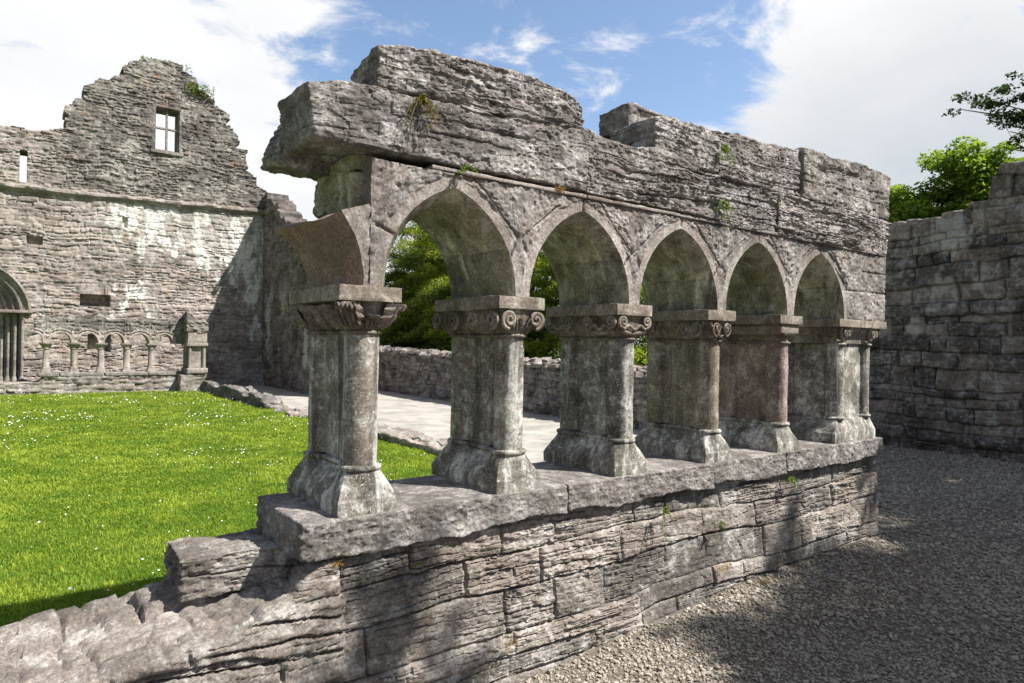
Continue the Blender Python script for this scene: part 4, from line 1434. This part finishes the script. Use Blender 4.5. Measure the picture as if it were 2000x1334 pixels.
mb.add(*rock_box((2.90, SY - .02, 1.49), (3.42, SY + .40, 2.30), (.04, .06, .04), lambda p, n: rubble(p[:, 0] + p[:, 1], p[:, 2], 827, (.08, .16), (.2, .4), .03, .03, .014, .01)[0], .03,
                 lambda p, lo, hi: np.column_stack([p[:, 0] + .20 * np.clip(1 - (p[:, 2] - 1.5) / .35, 0, 1) ** 1.5 * (p[:, 0] < 3.2), p[:, 1], np.where(p[:, 2] > 1.9, 1.49 + (p[:, 2] - 1.49) * np.interp(p[:, 0], [2.9, 3.4], [.82, 1.25]), p[:, 2])])), .35)
mb.build("corner_pier", M_small, small, sharp=50)


# ------------------------------------------------------------------ low kerb walls along the lawn
def kerb(name, label, x0, x1, y0, y1, h, seed, res, tone, mat):
    def w(p, lo, hi):
        p = p.copy()
        x, y, z = p.T
        top = h * (1 + .35 * fbm(y * 1.2, x * 1.5, 0 * x, seed, 3)) * np.interp(y, [y0, y0 + .35, y1], [.5, 1, 1])
        t = np.clip(z / hi[2], 0, 1)
        p[:, 2] = np.where(z > 0, t * top, z)
        p[:, 0] += .10 * fbm(y * 1.1, 0 * y, 0 * y + (x > (x0 + x1) / 2), seed + 3, 3)
        return p

    def d(p, n):
        x, y, z = p.T
        e, a, b, c = blockwork(y + .3 * x, z + .4 * x, seed + 5, (.09, .18), (.2, .55), wob=.03)
        return (a - .5) * .05 - .03 * np.exp(-(e / .02) ** 2) + .03 * fbm(x * 5, y * 5, z * 5, seed + 7, 4, .6)
    v, f = rock_box((x0, y0, -.12), (x1, y1, h), res, d, .03, w)
    return tag(mesh(name, v, f, mat, None, attrs={'tone': tone, 'lime': 0.0}), label, "wall")


kerb("low_wall", "knee-high broken wall running out from the corner pier between lawn and path", 3.80, 4.32, 13.7, 20.2, .27, 841, (.05, .035, .03), .3, M_low)
kerb("kerb_wall", "ankle-high kerb of flat stones between lawn and path, seen behind the second pillar", 3.95, 4.62, 4.9, 9.4, .12, 845, (.035, .03, .03), .66, M_gable)
for j in range(12):
    y = random.uniform(10.0, 13.8)
    q = random.uniform(.09, .17)
    v, f = rock_box((-q, -q * 1.5, -q * .3), (q, q * 1.5, q * .45), (q * .3, q * .35, q * .25), lambda p, n: q * .3 * fbm(p[:, 0] * 7 + j, p[:, 1] * 7, p[:, 2] * 7, 850, 3), q * .2)
    M = np.array(Matrix.Rotation(random.uniform(0, 6.28), 3, 'Z'))
    tag(mesh("kerb_stone", v @ M.T + (4.05 + random.uniform(-.15, .45), y, .01), f, M_gable, None, sharp=60, attrs={'tone': random.uniform(.5, .8), 'lime': 0.0}),
        "flat loose stone lying along the broken kerb between lawn and path", "stone", "flat stones along the broken kerb")

# ------------------------------------------------------------------ pebbles of the yard
def pebbles():
    ph = (1 + 5 ** .5) / 2
    V = np.array([(-1, ph, 0), (1, ph, 0), (-1, -ph, 0), (1, -ph, 0), (0, -1, ph), (0, 1, ph), (0, -1, -ph), (0, 1, -ph), (ph, 0, -1), (ph, 0, 1), (-ph, 0, -1), (-ph, 0, 1)]) / 1.902
    Fc = np.array([(0, 11, 5), (0, 5, 1), (0, 1, 7), (0, 7, 10), (0, 10, 11), (1, 5, 9), (5, 11, 4), (11, 10, 2), (10, 7, 6), (7, 1, 8), (3, 9, 4), (3, 4, 2), (3, 2, 6), (3, 6, 8), (3, 8, 9), (4, 9, 5), (2, 4, 11), (6, 2, 10), (8, 6, 7), (9, 8, 1)])
    xy = []
    r = np.random.default_rng(11)
    x = r.uniform(.2, 11, 420000)
    y = r.uniform(-3.0, 3.2, 420000)
    dist = np.hypot(x - CAM[0], y - CAM[1])
    ok = (y < np.where(x < 5.3, -.03 - .0 * x, 9)) | ((x > 5.2))
    # inside the picture, with a margin
    dx, dy = x - CAM[0], y - CAM[1]
    fw = dx * _F[0] + dy * _F[1]
    rt = dx * _R[0] + dy * _R[1]
    ok &= (fw > 1.5) & (rt < fw * .86) & (rt > -fw * .9)
    dens = np.where(dist < 4.6, 1.0, np.where(dist < 7, .62, .30))
    ok &= r.random(len(x)) < dens * .52
    x, y, dist = x[ok], y[ok], dist[ok]
    n = len(x)
    s = r.uniform(.0052, .0120, n) * np.where(dist > 7, 1.45, np.where(dist > 4.6, 1.18, 1.0)) * np.where(r.random(n) < .09, 1.6, 1)
    sc = np.stack([s * r.uniform(.8, 1.35, n), s * r.uniform(.7, 1.1, n), s * r.uniform(.45, .8, n)], 1)
    P = V[None] * (1 + r.uniform(-.22, .22, (n, 12, 1))) * sc[:, None]
    a, b = r.uniform(0, 2 * np.pi, n), r.normal(0, .45, n)
    cb, sb = np.cos(b)[:, None], np.sin(b)[:, None]
    Yy, Zz = P[..., 1] * cb - P[..., 2] * sb, P[..., 1] * sb + P[..., 2] * cb
    ca, sa = np.cos(a)[:, None], np.sin(a)[:, None]
    Xx, Yy = P[..., 0] * ca - Yy * sa, P[..., 0] * sa + Yy * ca
    z = gravel_z(x, y) + s * r.uniform(-.1, .75, n)
    Q = np.stack([Xx + x[:, None], Yy + y[:, None], Zz + z[:, None]], -1).reshape(-1, 3)
    F = (Fc[None] + (np.arange(n) * 12)[:, None, None]).reshape(-1, 3)
    t = np.repeat(np.clip(r.normal(.5, .26, n) + .16 * fbm(x * .9, y * .9, 0 * x, 303, 3), 0, 1), 12)
    tag(mesh("gravel", Q, F, M_pebble, None, smooth=False, attrs={'tone': t}), "loose pale grey pebbles covering the yard", kind="stuff")
    print("pebbles", n)


pebbles()


# ------------------------------------------------------------------ grass
def grass():
    r = np.random.default_rng(21)
    N = 1150000
    x, y = r.uniform(-8, 4.1, N), r.uniform(.62, 20.6, N)
    dx, dy = x - CAM[0], y - CAM[1]
    fw = dx * _F[0] + dy * _F[1]
    rt = dx * _R[0] + dy * _R[1]
    dist = np.hypot(dx, dy)
    keep = (fw > .5) & (rt > -fw * .82) & (rt < fw * .3)
    keep &= r.random(N) < np.clip(5.0 / np.maximum(dist, 1), .12, 1) ** 1.15
    keep &= ~((y > 13.6) & (x > 3.78)) & ~((y > 4.8) & (y < 9.5) & (x > 4.0))
    x, y, dist = x[keep], y[keep], dist[keep]
    n = len(x)
    z = lawn_z(x, y)
    pat = .5 + .5 * fbm(x * 1.3, y * 1.3, 0 * x, 901, 4)
    pat2 = fbm(x * 5, y * 5, 0 * x, 902, 3)
    h = r.uniform(.016, .036, n) * (.75 + .5 * pat + .15 * pat2) * np.where(r.random(n) < .01, 1.6, 1)
    w = r.uniform(.0022, .0042, n) * np.clip(dist / 4.5, 1, 3.0)
    a = r.uniform(0, 2 * np.pi, n)
    lean = r.uniform(.15, 1.0, n) * h
    la = r.uniform(0, 2 * np.pi, n)
    ca, sa = np.cos(a), np.sin(a)
    lx, ly = np.cos(la) * lean, np.sin(la) * lean
    B = np.stack([x, y, z], 1)
    sd = np.stack([ca * w, sa * w, 0 * w], 1)
    mid = B + np.stack([lx * .35, ly * .35, h * .6], 1)
    tip = B + np.stack([lx, ly, h], 1)
    V = np.stack([B - sd, B + sd, mid + sd * .8, mid - sd * .8, tip], 1).reshape(-1, 3)
    o = (np.arange(n) * 5)[:, None]
    tone = np.clip(.12 + .55 * pat + .35 * pat2 + r.normal(0, .18, n), 0, 1)
    tag(mesh("grass", V, [o + np.array([0, 1, 2, 3]), o + np.array([3, 2, 4])], M_blade, None, smooth=False, attrs={'tone': np.repeat(tone, 5)}), "bright green mown grass of the cloister garth", kind="stuff")
    # daisies
    N = 30000
    x, y = r.uniform(-6, 4.0, N), r.uniform(1.0, 20.4, N)
    cl = fbm(x * .9, y * .9, 0 * x, 911, 3)
    k = (cl > .12) & (r.random(N) < .12 * np.clip(cl * 2.2, 0, 1)) | (r.random(N) < .012)
    x, y = x[k], y[k]
    n = len(x)
    z = lawn_z(x, y) + r.uniform(.035, .065, n)
    rad = r.uniform(.006, .0105, n) * np.clip(np.hypot(x - CAM[0], y - CAM[1]) / 9, 1, 1.6)
    th = np.linspace(0, 2 * np.pi, 7)[:-1]
    tx, ty = r.normal(0, .35, n), r.normal(0, .35, n)
    X = x[:, None] + rad[:, None] * np.cos(th)
    Y = y[:, None] + rad[:, None] * np.sin(th)
    Z = z[:, None] + rad[:, None] * (tx[:, None] * np.cos(th) + ty[:, None] * np.sin(th))
    V = np.concatenate([np.stack([X, Y, Z], -1), np.stack([x, y, z + rad * .5], 1)[:, None]], 1).reshape(-1, 3)
    o = (np.arange(n) * 7)[:, None]
    F = np.concatenate([o + np.array([i, (i + 1) % 6, 6]) for i in range(6)])
    tag(mesh("daisies", V, F, M_daisy, None, smooth=False), "white daisies dotted over the lawn", kind="stuff")
    print("daisies", n)


grass()


# ------------------------------------------------------------------ trees
def leaves(P, size, r, nrm=None, flat=.5, aspect=.5):
    """one folded diamond leaf per point"""
    n = len(P)
    N = r.normal(0, 1, (n, 3))
    N[:, 2] = np.abs(N[:, 2]) + flat
    if nrm is not None:
        N = N + nrm
    N /= np.linalg.norm(N, axis=1, keepdims=True)
    T = np.cross(N, r.normal(0, 1, (n, 3)))
    T /= np.linalg.norm(T, axis=1, keepdims=True) + 1e-9
    S = np.cross(N, T)
    s = (np.asarray(size) * r.uniform(.65, 1.3, n))[:, None]
    V = np.stack([P - T * s, P + S * s * aspect - N * s * .12, P + T * s, P - S * s * aspect - N * s * .12], 1)
    o = (np.arange(n) * 4)[:, None]
    return V.reshape(-1, 3), o + np.array([0, 1, 2, 3])


def clumps(centres, radii, n_per, leaf_r, flatten, r, droop=0.0, drop_dir=None):
    P, T = [], []
    for c, rad in zip(centres, radii):
        m = max(4, int(n_per * (rad / np.mean(radii)) ** 2))
        q = r.normal(0, 1, (m, 3))
        q /= np.linalg.norm(q, axis=1, keepdims=True)
        q *= (r.random((m, 1)) ** .45)
        q = q * (rad, rad, rad * flatten)
        if droop:
            q[:, 2] -= droop * (q[:, 0] ** 2 + q[:, 1] ** 2) / rad
        P.append(c + q)
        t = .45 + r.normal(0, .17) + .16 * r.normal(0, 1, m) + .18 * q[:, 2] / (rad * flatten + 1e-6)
        T.append(t)
    return np.concatenate(P), np.clip(np.concatenate(T), 0, 1)


def crown_centres(blobs, n, r, shell=.35):
    C = []
    w = np.array([b[3] ** 2 for b in blobs])
    for b, k in zip(blobs, np.maximum(2, (n * w / w.sum()).astype(int))):
        q = r.normal(0, 1, (k, 3))
        q /= np.linalg.norm(q, axis=1, keepdims=True)
        q *= (shell + (1 - shell) * r.random((k, 1)) ** .6)
        C.append(np.array(b[:3]) + q * np.array([b[3], b[3], b[3] * (b[4] if len(b) > 4 else 1)]))
    return np.concatenate(C)


def tree(name, label, cat, base, blobs, n_cl, cl_r, n_per, leaf_s, mat, trunk_r=.2, flatten=.45, droop=0.0, seed=1, group=None, aspect=.5, limbs=14, flat=.5, shell=.35):
    r = np.random.default_rng(seed)
    base = np.array(base, float)
    t = thing(name, label, cat, tuple(base), group)
    C = crown_centres(blobs, n_cl, r, shell)
    P, T = clumps(C, cl_r * r.uniform(.6, 1.4, len(C)), n_per, leaf_s, flatten, r, droop)
    v, f = leaves(P, leaf_s, r, None, flat, aspect)
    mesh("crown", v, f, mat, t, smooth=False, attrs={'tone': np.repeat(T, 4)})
    mb = MB()
    ctr = np.mean([b[:3] for b in blobs], 0)
    topz = max(b[2] for b in blobs)
    tp = np.array([base + (ctr - base) * k * (.6, .6, 1) + np.array([.10 * math.sin(k * 5 + seed), .1 * math.cos(k * 4 + seed), 0]) for k in np.linspace(0, 1, 9)])
    tp[0] = base - (0, 0, .1)
    mb.add(*tube(tp, np.linspace(trunk_r, trunk_r * .35, 9), 10))
    for q in C[r.permutation(len(C))[:limbs]]:
        k = r.uniform(.35, .95)
        s = tp[int(k * 8)]
        path = np.array([s + (q - s) * u + np.array([0, 0, -.12 * np.linalg.norm(q - s) * math.sin(u * 3.1) * .5]) + .04 * r.normal(0, 1, 3) * (0 < u < 1) for u in np.linspace(0, 1, 7)])
        mb.add(*tube(path, np.linspace(trunk_r * .30, .012, 7), 6))
    mb.build("trunk", M_bark, t)
    return t


YG = "yew trees behind the rubble wall"
tree("yew_tree", "broad yew with drooping light green sprays, framed by the first whole arch", "tree", (13.2, 18.8, 0),
     [(13.2, 18.8, 4.9, 2.6, .85), (12.6, 17.6, 2.6, 2.3, .9), (13.4, 20.2, 2.2, 2.4, .8), (13.4, 19.0, 6.7, 1.6, .9)], 560, .55, 260, .055, M_yew, .3, .26, .55, 31, YG, .34)
tree("yew_tree", "dark yew just left of the first whole arch's right pier, behind the pillar bases", "tree", (12.6, 14.6, 0),
     [(12.6, 14.6, 3.3, 2.2, .9), (12.0, 13.8, 1.6, 1.8, .7), (12.6, 15.0, 5.0, 1.4, .9)], 360, .5, 240, .052, M_yew, .28, .30, .5, 32, YG, .34)
tree("yew_tree", "tall dark conifer standing behind the others, its top showing high in the first whole arch", "tree", (17.5, 26.0, 0),
     [(17.5, 26.0, 5.2, 3.0, .9), (17.0, 24.0, 3.0, 3.0, .8), (17.5, 26.0, 7.6, 2.2, 1.0)], 420, .7, 230, .075, M_yew, .4, .35, .5, 33, YG, .36)
tree("yew_tree", "dark bushy yew showing through the second whole arch", "tree", (12.6, 11.0, 0),
     [(12.6, 11.0, 3.0, 2.1, .95), (12.0, 10.0, 1.6, 1.7, .8), (12.6, 11.4, 4.6, 1.4, .9)], 330, .5, 240, .05, M_yew, .28, .30, .5, 34, YG, .34)
tree("yew_tree", "light green feathery yew farthest left in the first whole arch, beyond the wall", "tree", (13.4, 23.6, 0),
     [(13.4, 23.6, 3.2, 2.4, .9), (13.2, 22.6, 5.2, 2.0, .9), (13.0, 22.0, 1.6, 2.2, .8), (13.6, 25.0, 1.8, 1.8, .9)], 470, .55, 260, .058, M_yew, .28, .26, .55, 35, YG, .34)
tree("yew_tree", "farthest dark yew in the gap between the high return wall and the rubble wall", "tree", (11.5, 30.5, 0),
     [(11.5, 30.5, 2.6, 2.4, 1.0), (12.5, 31.0, 4.0, 2.0, .9), (10.0, 31.0, 2.0, 2.0, .9)], 220, .6, 160, .07, M_yew, .28, .30, .55, 36, YG, .34)
tree("ash_tree", "bright green leafy tree rising behind the dark yard wall", "tree", (16.6, 3.6, 0),
     [(16.4, 3.2, 5.80, .95, .85), (16.2, 4.6, 4.85, 1.0, .8), (16.0, 5.5, 5.0, .85, .8), (16.4, 5.0, 5.2, .5, .8), (16.8, 2.6, 5.3, .85, .8), (16.4, 5.6, 4.3, 1.0, .8), (16.6, 3.4, 4.2, 1.5, .8), (16.9, 2.2, 4.4, 1.0, .8)],
     430, .32, 115, .062, M_ash, .22, .55, 0.0, 41, None, .55, 26, .5, .15)


# thorn tree leaning in at the right with bare twisting limbs
def thorn():
    r = np.random.default_rng(51)
    base = np.array([13.6, -.9, 0.0])
    t = thing("thorn_tree", "dark thin-leaved tree reaching crooked branches over the yard wall", "tree", tuple(base))
    mb = MB()
    tr = np.array([base + (0, .02 * k, k) for k in np.linspace(0, 6.2, 8)])
    tr[:, 0] += .1 * np.sin(tr[:, 2])
    mb.add(*tube(tr, np.linspace(.17, .07, 8), 9))
    ends = [((13.6, 1.35, 6.35), 5.5), ((13.5, 1.5, 5.95), 5.1), ((13.6, 1.1, 5.6), 4.9), ((13.6, 2.42, 6.32), 5.3), ((13.5, 1.75, 6.28), 5.2), ((13.5, 1.15, 6.2), 5.4), ((13.6, 1.2, 5.05), 4.7), ((13.6, 1.95, 6.02), 5.0), ((13.6, 1.45, 6.62), 5.6), ((13.5, 1.3, 5.35), 4.9), ((13.7, .9, 6.95), 5.8), ((13.5, .9, 5.75), 5.2), ((13.5, .6, 6.4), 5.6), ((13.4, 1.55, 5.70), 5.0)]
    C, Rr = [], []
    for q, z0 in ends:
        q = np.array(q)
        s = np.array([np.interp(z0, tr[:, 2], tr[:, 0]), np.interp(z0, tr[:, 2], tr[:, 1]), z0])
        u = np.linspace(0, 1, 12)
        path = s + (q - s) * u[:, None] + np.stack([.05 * np.sin(u * 9), .0 * u, .10 * np.sin(u * 5 + q[1]) * u], 1)
        mb.add(*tube(path, np.linspace(.045, .008, 12), 6))
        for k in range(4, 12):
            for _ in range(2):
                if r.random() < 1.0:
                    C.append(path[k] + r.normal(0, .12, 3) + (0, 0, .07))
                    Rr.append(r.uniform(.10, .24))
                if r.random() < .5:
                    e = path[k] + r.normal(0, .16, 3) + (0, 0, .05)
                    mb.add(*tube(np.linspace(path[k], e, 4), [.008, .006, .004, .003], 5))
    P, T = clumps(np.array(C), np.array(Rr), 60, .04, .45, r)
    v, f = leaves(P, .038, r, None, .5, .5)
    mesh("crown", v, f, M_thorn, t, smooth=False, attrs={'tone': np.repeat(T, 4)})
    mb.build("trunk", M_bark, t)


thorn()


# tree standing in the yard to the right of the view; its crown dapples gravel and wall
def shade_tree():
    S = SUN
    # (ground shadow x, y, radius, metres up the ray, share of leaf)
    spots = [(3.1, -1.55, 1.20, 12, 1.0), (5.0, -1.30, 1.30, 12.5, 1.0), (7.2, -1.0, 1.55, 12, 1.0), (1.7, -2.1, .90, 11.5, 1.0), (7.3, .9, 1.35, 12.5, 1.0), (9.2, -2.2, 1.6, 13, 1.0),
             (3.9, -.55, .62, 12, .9), (2.55, -.75, .50, 11.5, .8), (5.6, -.25, .55, 12, .95), (.02, .18, .30, 11, 2.4), (.16, .02, .24, 11, 2.2), (.60, .04, .18, 11.2, 2.0), (.08, .33, .10, 11, 2.0), (4.72, .30, .28, 12, 2.0), (3.42, .06, .22, 12, 1.8), (3.50, .24, .12, 12, 1.6),
             (6.0, .62, .40, 12, .9), (1.9, -1.15, .38, 11.3, .7), (1.15, -.62, .22, 11.3, .6), (8.4, 1.9, .9, 12.5, 1.0), (4.5, -2.6, 1.3, 12, 1.0), (2.3, -.28, .22, 11.6, .6), (2.9, -.9, .6, 11.8, 1), (4.4, -.75, .6, 12, 1), (6.6, -.1, .8, 12, 1), (5.9, -1.2, 1.0, 12.4, 1), (8.4, .2, 1.0, 12.3, 1), (3.9, -1.9, 1.0, 12.2, 1)]
    r = np.random.default_rng(61)
    C, Rr = [], []
    for gx_, gy_, rad, t, sh in spots:
        c = np.array([gx_, gy_, 0]) + S * t
        k = max(8, int(sh * 34 * rad ** 2 * 2.3))
        q = r.normal(0, 1, (k, 3))
        q /= np.linalg.norm(q, axis=1, keepdims=True)
        q *= rad * .92 * r.random((k, 1)) ** .45
        C.append(c + q)
        Rr.append(np.full(k, min(.26, max(.10, rad * .34))))
    C, Rr = np.concatenate(C), np.concatenate(Rr)
    base = np.array([9.6, -8.2, -.1])
    t = thing("shade_tree", "spreading leafy tree standing in the yard, whose crown shades the gravel", "tree", tuple(base))
    P, T = clumps(C, Rr * r.uniform(.7, 1.3, len(C)), 46, .07, .6, r)
    v, f = leaves(P, .062, r, None, .6, .55)
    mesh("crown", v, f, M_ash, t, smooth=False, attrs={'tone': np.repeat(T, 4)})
    mb = MB()
    top = np.array([9.4, -7.6, 7.4])
    tp = np.array([base + (top - base) * k + (.15 * math.sin(k * 4), .1 * math.sin(k * 6), 0) for k in np.linspace(0, 1, 9)])
    mb.add(*tube(tp, np.linspace(.30, .12, 9), 10))
    for gx_, gy_, rad, tt, sh in spots:
        q = np.array([gx_, gy_, 0]) + S * tt
        s = tp[r.integers(4, 8)]
        u = np.linspace(0, 1, 8)[:, None]
        path = s + (q - s) * u + .08 * np.sin(u * 7 + gx_) * np.array([[1, 0, .5]])
        mb.add(*tube(path, np.linspace(.07, .012, 8), 6))
    mb.build("trunk", M_bark, t)


shade_tree()


# ------------------------------------------------------------------ plants rooted in the masonry
def tuft(name, label, cat, pos, n, spread, size, mat, seed, up=.5, hang=0.0, flat=.4, aspect=.4, fan=True, vert=.45):
    r = np.random.default_rng(seed)
    pos = np.array(pos, float)
    mb = MB()
    if fan:
        for _ in range(max(3, n // 9)):
            d = r.normal(0, 1, 3) * np.array([1, .5, .7])
            d[1] = -abs(d[1]) - .25
            d[2] += up
            d /= np.linalg.norm(d)
            L = spread * r.uniform(.55, 1.15)
            u = np.linspace(0, 1, 6)[:, None]
            path = pos + d * L * u + np.array([[0, 0, -1.0]]) * (hang + .35) * L * u ** 2
            mb.add(*tube(path, np.linspace(.0022, .001, 6), 4), .3)
            k = 10
            uu = r.uniform(.2, 1, k)[:, None]
            P = pos + d * L * uu + np.array([[0, 0, -1.0]]) * (hang + .35) * L * uu ** 2 + r.normal(0, size * .5, (k, 3))
            v, f = leaves(P, size, r, None, flat, aspect)
            mb.add(v, f, np.repeat(np.clip(r.normal(.55, .22, k), 0, 1), 4))
    else:
        P = pos + np.clip(r.normal(0, 1, (n, 3)), -1.7, 1.7) * np.array([spread, spread * .28, spread * vert])
        v, f = leaves(P, size, r, None, flat, aspect)
        mb.add(v, f, np.repeat(np.clip(r.normal(.5, .25, n), 0, 1), 4))
    o = mb.build(name, mat, None, smooth=False)
    return tag(o, label, cat)


tuft("wall_plant", "dried dark and yellow weed tuft hanging from the seam between the top two courses", "plant", (.36, -.03, 2.85), 190, .105, .010, M_dry, 71, .1, .9)
tuft("wall_plant", "small green sprig growing above the crown of the first whole arch", "plant", (.615, -.035, 2.555), 60, .07, .011, M_weed, 72, .3, .2)
tuft("wall_plant", "leafy green sprig in the upper joint above the third arch", "plant", (2.71, -.035, 3.06), 90, .085, .014, M_weed, 73, .1, .8)
tuft("wall_plant", "leafy yellow-green sprig at the joint where the string line crosses, above the third pillar", "plant", (2.70, -.035, 2.68), 110, .085, .014, M_weed, 74, .2, .9)
tuft("wall_plant", "green fern clump under the sill near the arcade's far end", "plant", (3.60, -.035, .70), 110, .07, .012, M_weed, 75, .4, .3)
tuft("wall_plant", "green weed tuft in the plinth wall, midway down below the fourth pillar", "plant", (2.72, -.05, .49), 70, .065, .011, M_weed, 76, .4, .2)
tuft("wall_plant", "trailing green and yellow weed under the sill between the third and fourth pillars", "plant", (2.14, -.04, .66), 90, .09, .010, M_weed, 77, .2, .8)
tuft("wall_plant", "tiny green sprig under the sill below the second pillar", "plant", (.40, -.02, .64), 40, .04, .008, M_weed, 78, .4, .2)
tuft("moss_patch", "orange-brown moss cushion above the second whole arch", "moss", (1.245, -.03, 2.555), 150, .022, .006, M_moss, 81, fan=False)
tuft("moss_patch", "yellow moss cushion low on the plinth wall at the gravel line, lit by sun", "moss", (2.72, -.09, .20), 160, .04, .007, M_moss, 82, fan=False)
tuft("moss_patch", "orange moss at the foot of the plinth wall", "moss", (3.15, -.10, .02), 160, .05, .007, M_moss, 83, fan=False)
tuft("moss_patch", "orange lichen spot near the upper corner of the plinth wall's broken end", "moss", (.0, .01, .70), 90, .02, .005, M_moss, 84, fan=False)
tuft("moss_patch", "mossy yellow tuft in a crack low on the plinth wall", "moss", (.93, -.07, .14), 110, .025, .006, M_moss, 85, fan=False)
tuft("gable_plant", "grassy green growth capping the peak of the gable", "plant", (2.85, GY + .25, 10.97), 520, .36, .05, M_weed, 91, fan=False, aspect=.3, vert=.14)  # grass, hanging plant and leggy weeds rooted along the gable's top
tuft("gable_plant", "dark green plant hanging on the right slope of the gable", "plant", (3.98, GY - .03, 10.25), 380, .26, .045, M_weed, 92, fan=False)
tuft("gable_plant", "thin leggy weeds standing against the sky right of the gable's peak", "plant", (3.55, GY + .2, 10.85), 60, .42, .03, M_weed, 93, 1.1, 0.0)
